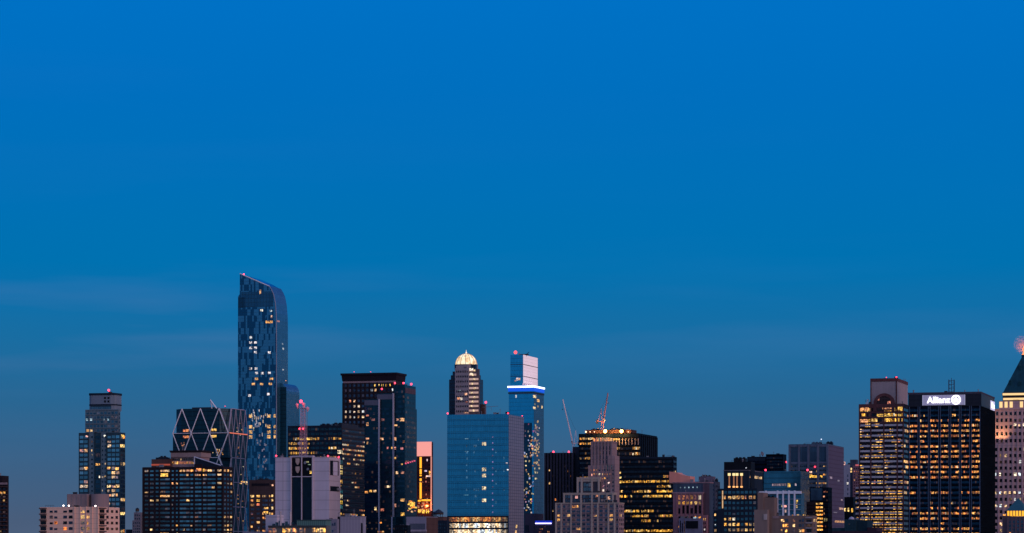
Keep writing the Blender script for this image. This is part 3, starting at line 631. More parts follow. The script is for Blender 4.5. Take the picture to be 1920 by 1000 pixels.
for px in (561.8, 568.5):
    x = b.lx(px, yb-3); z = b.z(804.2, x, yb-3); p = b.add(MB().box(x-.2, x+.2, yb-3, yb-1.6, z-.2, z+.1), 'beacon', DSTEEL, mst); ball('beacon_lamp', (x,yb-3.3,z), .9, RED, p)
for px, py in ((517.8,855.6), (615,856)): b.beacon(px, py-.6, m, .95, RED)
b.beacon(635, 857.5, m, .9, RED, fr=.8)
b.unit(m, 592, 610, 2)

# ---- dark office block behind with lit bands
b = B('office_block', 'dark wide office block with yellow lit floors behind the white concrete tower', 'office building', 2500, 539.6, 641, 690)
m = b.mass(539.6, 641, 797.5, NAVY, ps=690)
ro = {0:0,1:0,2:.55,3:.35,4:.75,5:.6,6:.5}
b.grid(m, 'F', 541, 641, 800, 995, 24, 22, .9, .5, .35, run=.75, rows=ro, pal='yellow', st=1.0, tint=(.02,.055,.08)); b.piers(m, 'F', 541, 641, 799, 1100, 12, .5, NAVY, .5)
b.grid(m, 'R', 642, 688, 803, 995, 16, 22, .9, .34, .4, run=.75, rows=dict(ro), pal='mixed', st=.9, tint=(.02,.03,.05)); b.bands(m, 'R', 641.5, 689, 803, 995, 22, .1, BKM, .3)
b.spots(m, 'F', [(637.5,x,9,7,c) for x,c in ((847.5,(1,.8,.5)), (867,(.02,.10,.12)), (876,(1,.75,.3)), (886,(1,.7,.2)), (903,(1,.5,.08)), (922,(.02,.14,.17)), (931.5,(1,.85,.5)), (942,(1,.6,.05)), (951,(.05,.2,.22)))], st=.9, proud=.3)
b.unit(m, 585, 602, 5.5, NAVY); b.unit(m, 608, 634, 6.8, NAVY, fans=3); b.mast(630, 780, 786, m, r=.15)
m2 = b.mass(635, 641, 793.5, NAVY, dy=4, ps=672, name='plant_room')

# ---- tower with projecting cornice
b = B('cornice_tower', 'dark tower with a wide projecting flat top and a row of lit windows beneath', 'office tower', 3100, 643, 742, 758)
m = b.mass(643, 742, 704, mat_stone('dusky_wall', (.035,.032,.045,1), .2, course=3.9), ps=758, parapet=.3)
z0, z1 = b.z(713.5), b.z(702.5); ou = (b.lx(643)-b.lx(639.5))
bb = MB(); bb.prism([(m.x0-.6,-.6),(m.x1+.6,-.6),(m.x1+.6,m.T+.6),(m.x0-.6,m.T+.6)], z0, z1, [(m.x0-ou*.6,-ou*.6),(m.x1+ou*.6,-ou*.6),(m.x1+ou*.6,m.T+ou*.6),(m.x0-ou*.6,m.T+ou*.6)])
bb.box(m.x0-ou, m.x1+ou, -ou, m.T+ou, z1, b.z(698.8)); b.add(bb, 'cornice', mat_stone('bronze_cornice', (.016,.012,.022,1), .2))
b.slab(m, 'F', 643, 742, 713.8, 717, MAUVE, name='string_course', n1=.3)
b.grid(m, 'F', 645.5, 741, 717.5, 726, 12, 1, .6, .55, .2, rows={0:.15}, tint=(.06,.08,.13)); b.spots(m, 'F', [(702+k*7.6,722,3.6,4) for k in range(5)]+[(741,722,2,4)], 'yellow', 1.3)
b.grid(m, 'F', 645.5, 741, 726, 796, 12, 7, .6, .42, .05, rows={0:.1,3:.1,4:1,5:.8}, rr=0, pal='white', st=1.2, tint=(.06,.085,.14)); b.grid(m, 'F', 645.5, 741, 796, 900, 12, 10, .55, .4, .1, tint=(.05,.06,.09), pal='amber', st=.5)
b.grid(m, 'R', 743, 757.5, 728, 900, 3, 17, .55, .42, .05, tint=(.04,.05,.08)); b.bands(m, 'F', 643, 742, 726, 796, 7, .14, DBROWN, .2)
b.piers(m, 'F', 643, 742, 717, 1100, 12, 1.4, DBROWN, .35)
for px in (664, 695): b.beacon(px, 697.5, type('q', (), dict(y=-1, T=10, z1=b.z(698.8)))(), .55, REDS)

# ---- stepped dark glass tower, light on its step edges painted as pale strips
b = B('stepped_glass_tower', 'dark blue glass tower in three steps with two long pale strips painted for its lit edges', 'office tower', 2300, 683, 759, 781)
NG = mat_panel('midnight_glass', (.003,.028,.05,1), (.006,.042,.068,1), (.002,.014,.026,1), 1.6, 3.9, .1, .1, .1, .6, .001)
LG = mat_stone('slate_cap', (.10,.11,.16,1), .15, .5); STEPLIT = mat_stone('step_edge_light', (.36,.37,.48,1), .1, .5)
m = b.mass(737, 759, 722, NG, ps=779.5); m1 = b.mass(706.8, 736.4, 737.6, NG, dy=-3.2, depth=30, name='middle_step'); m0 = b.mass(683.5, 709.6, 748.8, NG, dy=-6.4, depth=30, name='front_step')
mL = b.mass(759.2, 762, 765, NG, dy=4, ps=781.6, name='low_step')
for mm, a, c, t, d in ((m0,683.5,709.4,750.5,760), (m1,707,736,739.5,749)): b.slab(mm, 'F', a, c, t, d, LG, name='cap_panel', n1=.25)
b.slab(m, 'R', 759.6, 779, 727, 737, mat_stone('warm_cap', (.09,.065,.09,1)), name='cap_panel', n1=.25)
for mm, px, t in ((m0,709.6,749), (m1,736.4,738)):
    x = mm.x1; b.add(MB().box(x-.05, x+.5, mm.y-.5, mm.y+2.4, 0, mm.z1+.1), 'fin_or_lit_step', STEPLIT, mm.o)  # pale strip stands for the lit side face of the step
for mm in (m0, m1): b.grid(mm, 'F', 684.5 if mm is m0 else 711.8, 708.5 if mm is m0 else 735.5, 762, 1000, 8, 26, .94, .5, .008, run=.4, tint=(.008,.035,.065), pal='amber', st=.6)
b.grid(m, 'F', 740, 758.5, 730, 1000, 6, 29, .94, .5, .008, tint=(.010,.045,.08), pal='amber', st=.6); b.grid(m, 'R', 760, 779, 740, 1000, 6, 28, .9, .5, .01, tint=(.01,.03,.05), pal='dim')
for mm, l in ((m0, [(689,779,5,3,(.5,.15,.08)), (689,795.5,4,6,(.9,.4,.15)), (700,787,6,4,(.25,.08,.06)), (689,823,6,4,(.9,.4,.2)), (687,923,6,4,(.9,.35,.08)), (695,921,5,4), (703,921,5,4,(1,.6,.3)), (704,954,4,6), (700,988,6,5), (706,978,4,4)]),
              (m1, [(716,823,6,4,(1,.5,.25)), (718,787,5,4,(.25,.08,.06)), (729,912.5,7,4,(1,.7,.4)), (717,956,6,5,(.5,.14,.08)), (727,840,3,4,(.5,.14,.12)), (735,840,3,4), (722,978,4,3,(.6,.3,.1))]),
              (m, [(745,787,4,4,(.8,.35,.2)), (754,787,8,6,(1,.5,.2)), (741,797.5,8,3,(1,.5,.2)), (740.5,823,5,6,(1,.45,.2)), (740.5,840.5,4,5,(.9,.35,.25)), (753.5,841,5,4,(.5,.15,.15)), (753.5,870.5,3,3), (744.5,886.5,4,5,(1,.6,.3)), (755,886.5,6,4,(.5,.2,.12)), (741,859,3,4), (755,938,8,5,(1,.5,.15)), (755,964.5,7,6,(1,.5,.08)), (741,948,4,6,(.7,.3,.2))])):
    b.spots(mm, 'F', l, 'warm', 1.0)
b.spots(m, 'R', [(761+k*4,869-k*1.6,3,2.4,(.8,.08,.16)) for k in range(5)]+[(random.gauss(772,4), random.gauss(946,3.5), 4, 3.2, random.choice([(1,.5,.05),(1,.3,.03),(1,.65,.1)])) for _ in range(26)]+[(772,959,4,3,(.9,.5,.2)), (765,957,3,2,(.6,.2,.1)), (778,957,3,2,(.6,.2,.1))], st=1.2)  # low warm cluster imitates a sign's reflection in the glass
for px, py, mm in ((740.5,718.5,m), (756.5,718.5,m), (716,729.5,m1)): b.beacon(px, py, mm, 1.0, RED)
b.beacon(771, 720.5, m, 1.1, RED, fr=.5)
b.unit(m, 742, 756, 2); b.unit(m1, 711, 730, 2)
m9 = b.mass(681, 742, 969.5, NG, dy=-9, depth=30, name='podium'); b.piers(m9, 'F', 711, 735, 969.5, 1100, 1, 1.0, STEPLIT, .5, 'fin_or_lit_step'); b.grid(m9, 'F', 683, 741, 972, 1000, 14, 5, .8, .5, .15, tint=(.01,.03,.05), pal='amber', st=.8)  # lit step edges carried down the podium as pale strips

# ---- orange lit building
b = B('neon_building', 'building with peach top panel and yellow light strips glowing orange', 'office building', 2450, 775, 808.6, 812)
ED = mat_stone('ember_wall', (.05,.015,.02,1), .3)
m = b.mass(775, 808.6, 829, ED, ps=812)
b.slab(m, 'F', 781, 809, 828.5, 855.5, mat_emit('peach_dusk_glow', (1,.36,.30), .85, (.5,.25,.2,1)), n1=.5, name='lit_panel'); b.slab(m, 'F', 807.6, 809.6, 856, 958, mat_emit('edge_dusk_glow', (.9,.33,.24), .6, (.5,.25,.2,1)), n1=.5, name='lit_edge')  # pink dusk light on panel and edge, put in as emission
YN = mat_emit('yellow_light', (1,.42,.02), 1.5)
for a, c in ((857,878),(880,889),(890.5,893),(897,902),(905,935)): b.slab(m, 'F', 787.2, 790.6, a, c, YN, n1=.6, name='light_strip')
for a, c, y in ((784,789,939),(790.5,808,938)): b.slab(m, 'F', a, c, y-1.3, y+1.6, YN, n1=.6, name='light_strip')
b.grid(m, 'F', 785, 807, 860, 955, 4, 12, .5, .4, .25, tint=(.03,.012,.02), pal='dim')
b.spots(m, 'F', [(787,958.5,6,7,(1,.5,.05)), (794,959,5,7,(1,.48,.05)), (801.5,959,5,7,(1,.55,.03)), (803,893,8,3,(.8,.5,.4)), (798,883,5,3,(.4,.3,.4)), (806,887,3,8,(1,.4,.05)), (801,863,2,4,(.5,.35,.35))], st=1.6)
b.spots(m, 'F', [(random.uniform(784,806), random.uniform(935,965), 3, 2.4) for _ in range(22)], 'dim', 1.2)
point((b.lx(797,-3), -3, b.z(948)), 9000, (1,.3,.05), 1.0, b.r)

# ---- low buildings in front
b = B('low_warehouse', 'low grey and brown building with a slatted panel, in front of the orange lit building', 'low building', 1700, 762, 799, 821)
m = b.mass(762, 799, 969, mat_stone('warehouse_wall', (.23,.22,.30,1), .1), ps=821); b.slab(m, 'R', 799.4, 821, 970, 1039, BROWN, n1=.08, name='side_wall')
LV = mat_panel('louvre', (.10,.12,.17,1), (.12,.14,.19,1), (.04,.05,.08,1), 1, .5, .12, .5, .6, .0, 0); b.slab(m, 'F', 768.5, 797, 982, 993, LV, n1=.15, name='louvre_panel')
b.slab(m, 'F', 757, 800, 993.5, 997, mat_stone('ledge', (.32,.27,.34,1)), n1=1.5, name='ledge'); b.unit(m, 775, 786, 2)
x, z = b.lx(763, -1), b.z(991, b.lx(763), -1); ball('lamp_bulb', (x,-1,z), .45, WHT, b.add(MB().box(x-.1, x+.1, -1, 0, z-.2, z+.1), 'wall_lamp', DSTEEL))
b = B('tank_building', 'low dark building with a large roof water tank beside the blue glass slab', 'low building', 1900, 812, 838, 843)
m = b.mass(814, 838, 976, NAVY, ps=843); m2 = b.mass(808, 831, 969, BROWN, dy=4, depth=9, name='tank_house'); b.tank(822.5, 955, 14, m2, 19, mat=mat_stone('dark_timber', (.05,.035,.04,1), .3, course=.6)); b.tank(814, 959, 9, m2, 6)
b.grid(m, 'F', 816, 836, 980, 1000, 5, 3, .5, .5, .1, tint=(.03,.05,.08))

# ---- blue glass slab
b = B('blue_glass_slab', 'plain blue glass slab with a grey side and bright lit bottom floors', 'office building', 2200, 838.5, 953.8, 982)
BG = mat_panel('blue_curtain_wall', (.03,.26,.44,1), (.05,.33,.53,1), (.02,.19,.31,1), 1.5, 4.75, .14, .1, .05, .9, .0016)
m = b.mass(838.5, 953.8, 776.3, BG, ps=982, parapet=.6)
b.slab(m, 'R', 954, 982, 778, 1039, mat_panel('grey_curtain_wall', (.25,.25,.33,1), (.29,.28,.36,1), (.05,.06,.10,1), 4.6, 2.4, .1, .12, .4, .2, .001), -.3, .08, 'side_wall')
b.bands(m, 'F', 838.6, 953.6, 788, 965, 15, .045, mat_stone('blue_mullion', (.01,.06,.13,1), .1, .4), .18, 'floor_line')
b.spots(m, 'F', [(905.2+k*2.5,y,2.3,6.4,c) for y in (832,880,891.6,915.4,938.4) for k, c in ((0,(1,.72,.38)), (1,(1,.8,.5)), (2,(1,.74,.42)))], st=1.0)
b.spots(m, 'F', [(923.8,819+11.8*k,1.8,2.6,(.28,.18,.42)) for k in range(13)]+[(950,869,3,3,(1,.85,.9)), (952,881.6,3,3,(.95,.95,.95))], st=1)
b.spots(m, 'F', [(random.choice((875,876,889,891,893,897,930,945)), 824+11.8*random.randint(0,10), 2, 4, (.04,.13,.24)) for _ in range(34)]+[(875,822,6,1.2,(.15,.3,.4)), (875,846,6,1.2,(.12,.26,.36)), (874,928,9,1.2,(.06,.2,.3))], st=1)
b.slab(m, 'F', 838.6, 953.6, 967, 1004, NAVY, name='lobby_wall', n1=.15)
for y, st, pl_ in ((974,.75,'amber'), (985.5,1.5,'white'), (997,1.5,'white')):
    for k in range(34):
        x = 843+k*3.25; f = min(1, (1-abs(k-15.5)/17)*1.8+.15); c = random.choice(PAL[pl_]); q = random.uniform(.6,1.2)*f*st*(1.35 if (k//2)%3 else .7)
        b.spots(m, 'F', [(x, y, 2.75, 8, tuple(q*v for v in c))], st=1, proud=.3)
b.spots(m, 'R', [(968,987,2.4,6,(1,.6,.2)), (967,997,2.4,5,(1,.55,.2))], st=1.2, proud=.2)
for px, py, fr in ((839.3,775.5,.03), (952.5,775.5,.03), (979,781,.95)): b.beacon(px, py, m, .8, RED, fr=fr)
b.unit(m, 900, 918, 1.2)
bb = MB(); y = 20; x = b.lx(911, y); bb.tube((x,y,m.z1-1), (x,y,b.z(757, x, y)), .35); bb.tube((b.lx(904,y),y,b.z(764,x,y)), (b.lx(934,y),y,b.z(762,x,y)), .16); bb.tube((b.lx(921,y),y,b.z(771,x,y)), (b.lx(921,y),y,b.z(763,x,y)), .12); dv = b.add(bb, 'roof_derrick', STEEL)
ball('beacon_lamp', (x,y,b.z(754.5,x,y)), 1.1, RED, dv)

# ---- domed tower
b = B('domed_tower', 'grey stepped tower with glowing dome imitating floodlight behind the blue glass slab', 'skyscraper', 3200, 842, 897, 906)
GS = mat_stone('dome_tower_stone', (.32,.27,.30,1), .12, course=4); DKB = mat_panel('dome_tower_glass', (.02,.05,.09,1), (.03,.07,.12,1), (.02,.03,.05,1), 2, 4, .1, .3, .3, .5)
ti = [(842,897,711,0,905.8), (845.3,896,703,1.5,901.5), (848.6,894,696,3,898), (853,891,684,4.5,894.5)]
for k, (a, c, t, dy, e) in enumerate(ti): mm = b.mass(a, c, t, DKB, dy=dy, ps=e, name='tier'); ms = mm if k else mm; 
m = b.mass(853.3, 879, 690, GS, dy=-3, depth=20, name='front_bay')
b.mass(855, 877, 685.5, GS, dy=-1, depth=18, name='bay_cap')
b.grid(m, 'F', 855, 878, 692, 776, 7, 9, .55, .4, .03, rows={0:0}, tint=(.02,.04,.07), pal='amber', st=.6); b.spots(m, 'F', [(860,747,5,4,(1,.4,.2)), (865,748,4,5,(.7,.6,.5)), (873.5,739,5,4,(1,.5,.3)), (875,754,3,3,(.6,.2,.15)), (874,774,8,2,(.8,.4,.25)), (861,732,5,1.5,(.3,.4,.45))], st=.9)
m8 = b.mass(879.2, 897.5, 692, mat_stone('dome_bay_stone', (.13,.10,.12,1), .12), dy=-2, ps=899.5, name='banded_bay')
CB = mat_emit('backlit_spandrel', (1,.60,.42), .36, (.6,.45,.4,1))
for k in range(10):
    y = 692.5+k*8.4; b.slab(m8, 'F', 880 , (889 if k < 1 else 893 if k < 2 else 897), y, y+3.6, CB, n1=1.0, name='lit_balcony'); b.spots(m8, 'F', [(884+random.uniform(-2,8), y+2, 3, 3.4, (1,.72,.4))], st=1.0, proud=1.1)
b.spots(m8, 'F', [(884,692.5,6,4,(1,.85,.65)), (884,701,5,3)], 'white', 1.3, proud=1.2)
# dome: floodlighting on its panels put in as emission
xd = b.lx(874.2, 14); yd = 14; rd = (b.lx(893.6, 14)-b.lx(854.6, 14))/2; zd = b.z(684.5, xd, yd); zh = b.z(663.5, xd, yd)-zd
DM = principled('dome_glow'); dm, td, pd_ = DM; pd_.inputs['Base Color'].default_value = (.6,.5,.35,1); gt = td.new('ShaderNodeTexCoord')
nd = td.new('ShaderNodeTexNoise'); nd.inputs['Scale'].default_value = .22; td.l.new(gt.outputs['Object'], nd.inputs['Vector'])
td.set(pd_.inputs['Emission Color'], td.ramp(nd.outputs[0], [(.35,(.62,.33,.12,1)),(.5,(1,.68,.30,1)),(.62,(1,.9,.62,1))])); pd_.inputs['Emission Strength'].default_value = 1.0
bb = MB(); bb.lathe(xd, yd, [(rd*math.cos(t)+.02, zd+zh*math.sin(t)) for t in [math.pi/2*k/8 for k in range(9)]], 28); dome = b.add(bb, 'dome', dm, None, True)
bb = MB()
for k in range(14):
    a = 2*math.pi*k/14; pv = None
    for j in range(9):
        t = math.pi/2*j/8; p = (xd+rd*1.01*math.cos(t)*math.cos(a), yd+rd*1.01*math.cos(t)*math.sin(a), zd+zh*1.01*math.sin(t))
        if pv: bb.tube(pv, p, .28, 5)
        pv = p
b.add(bb, 'dome_rib', mat_stone('rib_steel', (.55,.42,.36,1), .1), dome)
bb = MB(); bb.lathe(xd, yd, [(rd*1.08, zd-5), (rd*1.08, zd-.6), (rd*1.12, zd)], 28); b.add(bb, 'dome_drum', GS)
bb = MB(); bb.lathe(xd, yd, [(1.1, zd+zh-.3), (.9, zd+zh+1), (.3, zd+zh+1.8), (.1, zd+zh+4.2)], 10); b.add(bb, 'finial', mat_emit('finial_glow', (1,.8,.55), 1.2, (.6,.5,.4,1)), dome)
bb = MB()
for k in range(10): a = b.lx(856+k*4, 3.5); bb.prism([(a-.5,3.6),(a+.5,3.6),(a+.5,4.4),(a-.5,4.4)], b.z(690), b.z(683.2 - (k%2)*1.2))
b.add(bb, 'pinnacle', DKB)
m9 = b.mass(897, 908, 758, BROWN, dy=10, depth=6, name='rear_mast_base', bot=790)

# ---- glass tower with neon crown ring
b = B('neon_crown_tower', 'blue glass tower with pink-lit top box and white-blue neon ring', 'skyscraper', 2900, 953.6, 1001, 1020)
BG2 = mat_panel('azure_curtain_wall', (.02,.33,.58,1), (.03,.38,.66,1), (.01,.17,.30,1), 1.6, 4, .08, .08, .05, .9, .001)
m = b.mass(954, 1001, 726, BG2, ps=1019.5)
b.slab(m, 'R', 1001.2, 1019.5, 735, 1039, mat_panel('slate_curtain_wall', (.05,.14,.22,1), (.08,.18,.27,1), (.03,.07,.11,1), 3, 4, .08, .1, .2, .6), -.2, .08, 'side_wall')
NB = mat_emit('neon_ring', (.75,.82,1), 3.2); BLU = mat_emit('blue_glow', (.0,.10,.85), .9)
x0, x1, T = m.x0-.5, m.x1+.5, m.T+.5; za, zb_ = b.z(723.6), b.z(726.4); zc, zd_ = b.z(726.6), b.z(733.5)
def ring(a, c, o, mat, nm):
    bb = MB(); bb.box(x0-o, x1+o, -.5-o, .2, a, c); bb.box(x1-.6, x1+o, .2, T, a, c); bb.box(x0-o, x0+.6, .2, T, a, c); bb.box(x0+.6, x1-.6, T-.6, T+o, a, c); return b.add(bb, nm, mat, m.o)
ring(zb_, za, .6, NB, 'neon_ring'); ring(zd_, zc, .1, BLU, 'blue_band'); ring(b.z(738), b.z(735.3), .05, DSTEEL, 'dark_band')
cb = b.mass(957, 980.8, 665.3, BG2, dy=4, ps=1008, name='crown_box')
PK = mat_panel('pink_lit_screen', (.64,.54,.60,1), (.70,.59,.65,1), (.25,.22,.32,1), 3.2, 3.2, .12, .14, .5, .1, 0)
PKE = PK.node_tree.nodes['Principled BSDF']; PKE.inputs['Emission Color'].default_value = (1,.72,.78,1); PKE.inputs['Emission Strength'].default_value = .5
b.slab(cb, 'R', 981, 1008, 665.3, 719, PK, -.3, .1, 'lit_screen')
for y in (683, 705): b.slab(cb, 'R', 981, 1008, y, y+1, DSTEEL, 0, .3, 'screen_rail'); b.slab(cb, 'F', 957, 980.6, y, y+1, DSTEEL, -.1, .3, 'screen_rail')
b.spots(cb, 'F', [(970,711,4,5,(.9,.6,.55)), (974,711,3,4,(.9,.5,.3)), (966,714,3,3,(.5,.3,.3))], st=.9)
b.spots(cb, 'R', [(1003-k*3.6,720.5,2,2,(1,.6,.8)) for k in range(7)], st=1, proud=.4)
b.beacon(966.5, 661, cb, 2.3, mat_emit('big_beacon', (1,.06,.07), 3)); bb = MB(); y = 14; z = cb.z1
xa, xb = b.lx(972,y), b.lx(990,y); bb.box(xa, xb, y, y+3, z+.3, z+1.4); bb.box(xa+2, xa+4, y+1, y+2, z-1, z+.3); bb.box(xb-4, xb-2, y+1, y+2, z-1, z+.3); bb.tube((xb-2,y+1,z+1), (xb+1,y+1,z+3.4), .3); b.add(bb, 'window_washing_rig', DSTEEL)
b.spots(m, 'F', [(967.5,743,2.6,5,(.9,.85,.9))], st=.9)
CL = [(1,.6,.2),(1,.4,.1),(.9,.75,.6),(.8,.15,.4),(.5,.6,1),(1,.8,.4),(.4,.2,.3)]  # colours of the glass reflections, imitated below with glowing panes
for k in range(90):
    y = random.uniform(795, 985); x = random.uniform(982, 1000) if y > 850 or random.random() < .6 else random.uniform(990,1000); b.spots(m, 'F', [(x, y, random.uniform(1.5,3), random.uniform(1.8,4), random.choice(CL))], st=random.uniform(.25,1.0))
b.slab(m, 'F', 981.5, 997.5, 793, 1000, NG57, -.2, .06, 'dark_strip')
for k in range(70):
    y = random.choice([740,747,760,767,790,800,812]+list(range(800,900,4))); b.spots(m, 'R', [(random.uniform(1001.5,1011), y+random.uniform(-3,3), 2, 3, random.choice(CL[:3]+CL[5:]))], st=random.uniform(.2,.8), proud=.2)
b.spots(m, 'R', [(1002,743.5,4,5), (1009,750,4,5), (1002,765,4,4), (1016,761,2,5)], 'warm', 1.2, proud=.25)

# ---- blue neon podium
b = B('neon_podium', 'low dark building with a blue neon line, right of the blue glass slab', 'low building', 2150, 984, 1037, 1042)
m = b.mass(984, 1003, 963, mat_stone('purple_wall', (.05,.045,.08,1), .2), depth=24); m2 = b.mass(1003.4, 1037, 976, mat_stone('purple_wall', (.05,.045,.08,1)), dy=-2, ps=1042, name='podium')
b.slab(m2, 'F', 1004, 1034, 980.5, 982.6, mat_emit('neon_line', (.5,.45,1), 3.5), n1=.6, name='neon_line'); b.slab(m2, 'F', 1003.5, 1035, 976.5, 980.2, mat_emit('deep_blue_glow', (.0,.02,.55), .8), n1=.3, name='blue_band')
b.slab(m, 'F', 984.5, 992, 985, 998, NAVY, name='louvre', n1=.2); b.grid(m2, 'F', 1005, 1036, 985, 1000, 12, 3, .5, .5, .3, tint=(.05,.03,.05), pal='dim')

# ---- ribbed dark slab
b = B('ribbed_slab', 'dark ribbed slab with red roof lights, beside the neon crown tower', 'office building', 2800, 1021, 1074, 1090)
m = b.mass(1021, 1074, 849, BKM, ps=1090); b.piers(m, 'F', 1022, 1073.5, 849, 1100, 9, 1.5, mat_stone('rib_purple', (.05,.045,.07,1)), .9, 'rib'); b.piers(m, 'R', 1074.5, 1090, 851, 1100, 5, 1.2, BKM, .6, 'rib')
b.grid(m, 'F', 1025, 1071, 860, 1000, 18, 15, .4, .4, .06, tint=(.015,.02,.035), pal='amber', st=.7)
b.spots(m, 'F', [(1022,882,2,3), (1030,882,3,3), (1030,906,4,4), (1041,937,7,4), (1038,958,3,3)], 'amber', 1.0)
for px in (1037.8, 1066.6): b.beacon(px, 847.5, m, 1.2, RED)
m2 = b.mass(1074, 1088, 838, NAVY, dy=6, depth=14, name='plant_tower')

# ---- tower under construction with work lights
b = B('tower_with_work_lights', 'dark tower with two bright orange work lights and a brown screen on its roof', 'office tower', 2700, 1085, 1197, 1232)
m = b.mass(1085, 1197, 812.5, BK, ps=1232)
b.slab(m, 'R', 1197.4, 1232, 815, 1039, mat_panel('dark_side', (.010,.018,.034,1), (.014,.026,.045,1), (.004,.006,.012,1), 2.4, 30, .2, .02, .6, .0, 0, spec=.03), -.2, .08, 'side_wall'); b.piers(m, 'R', 1198, 1231.5, 815, 1100, 9, .3, BKM, .9, 'mullion')  # side mullions added to hide the sky reflected at grazing view
rw = {0:.8,1:.7,2:.2,3:.6,4:.6,5:.3,6:.1,7:.35,8:.7}
b.grid(m, 'F', 1087, 1112, 817, 900, 8, 9, .88, .42, .4, run=.6, rows=rw, tint=(.02,.03,.05)); b.grid(m, 'F', 1112, 1150, 817, 830, 14, 1, .88, .5, .8, rows={0:.9}, pal='amber', st=.9); b.spots(m, 'F', [(1152+k*4,823.5,3.6,3.4) for k in range(3)], 'yellow', 1.0)
b.grid(m, 'F', 1148, 1200, 835.5, 856, 18, 2, .85, .45, .6, run=.75, rows={0:.55,1:.75}, tint=(.02,.03,.05)); b.piers(m, 'F', 1150, 1197, 822, 834, 8, .7, STEEL, .7, 'fin_or_lit_step')
SC = mat_stone('brown_screen', (.085,.045,.04,1), .3); m2 = b.mass(1098, 1183, 805.5, SC, dy=3, depth=22, name='roof_screen'); b.bands(m2, 'F', 1098, 1183, 806, 812, 2, .2, DSTEEL, .3, 'rail')
b.unit(m2, 1105, 1120, 3); b.unit(m2, 1140, 1165, 3, fans=3)
WL = mat_emit('work_lamp', (1,.42,.08), 22)
for px in (1135.2, 1165.8):
    x = b.lx(px, -1.5); z = b.z(809, x, -1.5); p = b.add(MB().tube((x,-.5,m.z1-1), (x,-.5,z), .18).box(x-1.3, x+1.3, -1.2, -.7, z-1.2, z+1.2), 'work_light', DSTEEL); ball('lamp_bulb', (x,-2.4,z), 2.2, WL, p); point((x,-4.5,z), 45000, (1,.42,.1), 1.2, p)
for px, r in ((1098.6,1.1), (1106.5,.6), (1114.5,.6), (1178,.4)):
    x = b.lx(px, -1); z = b.z(810, x, -1); p = b.add(MB().tube((x,-.4,m.z1-1), (x,-.4,z), .12), 'roof_lamp', DSTEEL); ball('lamp_bulb', (x,-1,z), r, mat_emit('lamp_peach', (1,.5,.28), 4), p)

# ---- cranes (things of their own)
def crane(name, label, D, bx, by, cabz, tipx, tipy, afx, afy, foot, side, mat):
    r = bpy.data.objects.new(name, None); C.objects.link(r); tag(r, label, 'crane', 'luffing cranes on the roofs')
    W3 = lambda px, py, d=0: Vector(((px-960)/F*D, D+d, ZC+(YH-py)*D/F))
    base = W3(bx, foot); r.location = base; L = lambda px, py, d=0: tuple(W3(px, py, d)-base)
    b0 = L(bx, foot); b1 = L(bx, by); h = 1.0; bb = MB(); n = max(3, int((b1[2]-b0[2])/2.5))
    for a, c in ((-1,-1),(1,-1),(1,1),(-1,1)): bb.tube((b0[0]+a*h, c*h, b0[2]), (b1[0]+a*h, c*h, b1[2]), .2)
    for k in range(n):
        z0 = b0[2]+(b1[2]-b0[2])*k/n; z1 = b0[2]+(b1[2]-b0[2])*(k+1)/n
        for c in (-1, 1): bb.tube((-h,c*h,z0), (h,c*h,z1), .12); bb.tube((c*h,-h,z0), (c*h,h,z1), .12)
    t = bb.build('tower', mat, r)
    bb = MB(); z = b1[2]; bb.box(-1.6, 1.6, -1.6, 1.6, z, z+.7); bb.box(-side*4.2-1.6, -side*4.2+1.6, -1.3, 1.3, z+.7, z+1.2); bb.box(min(0,-side*5), max(0,-side*5), -1.2, 1.2, z+.7, z+1.15); bb.build('slewing_deck', mat, r)
    bb = MB(); bb.box(-side*5-1.1, -side*5+1.1, -1.3, 1.3, z-1.3, z+.65); bb.box(-side*5-.9, -side*5+.9, -1.1, 1.1, z+1.25, z+2.6); bb.build('counterweight', DSTEEL, r)
    bb = MB(); bb.box(side*1.7-.8, side*1.7+.8, -2.8, -1.3, z+.75, z+2.8); cbn = bb.build('cab', mat_stone('cab_white', (.55,.5,.55,1), .05, .4), r); MB().box(side*1.7-.6, side*1.7+.6, -2.9, -2.7, z+1.5, z+2.5).build('cab_window', BKM, cbn)
    p0 = Vector((side*1.2, 0, z+.9)); p1 = Vector(L(tipx, tipy)); bb = MB(); d = (p1-p0); nn = 18; up = Vector((-d.z, 0, d.x)).normalized()*.75
    if up.z < 0: up = -up
    for c in (-.7, .7): bb.tube(p0+Vector((0,c,0)), p1+Vector((0,c*.3,0)), .34)
    bb.tube(p0+up, p1+up*.3, .34)
    for k in range(nn):
        q0 = p0+d*k/nn; q1 = p0+d*(k+1)/nn; c = .7 if k%2 else -.7; bb.tube(q0+Vector((0,c,0)), q1+Vector((0,-c,0)), .1); bb.tube(q0+Vector((0,c,0)), q1+up, .1); bb.tube(q0+Vector((0,-c,0)), q1+up*(1 if k else .9), .1)
    bb.build('jib', mat, r)
    a = Vector(L(afx, afy)); bb = MB()
    for c in (-1, 1): bb.tube((-side*.5,c,z+1), (a.x,c*.4,a.z), .22); bb.tube((-side*3.8,c,z+1), (a.x,c*.4,a.z), .16)
    bb.build('a_frame', mat, r)
    bb = MB(); bb.tube(a, p0+d*.82+up, .07); bb.tube(a+Vector((0,.3,0)), p0+d*.82+up+Vector((0,.3,0)), .07); bb.tube(p1, p1+Vector((0,0,-9)), .06); bb.build('cable', DSTEEL, r)
    bb = MB(); e = p1+Vector((0,0,-9)); bb.box(e.x-.4, e.x+.4, -.3, .3, e.z-1.2, e.z); bb.build('hook_block', DSTEEL, r); return r
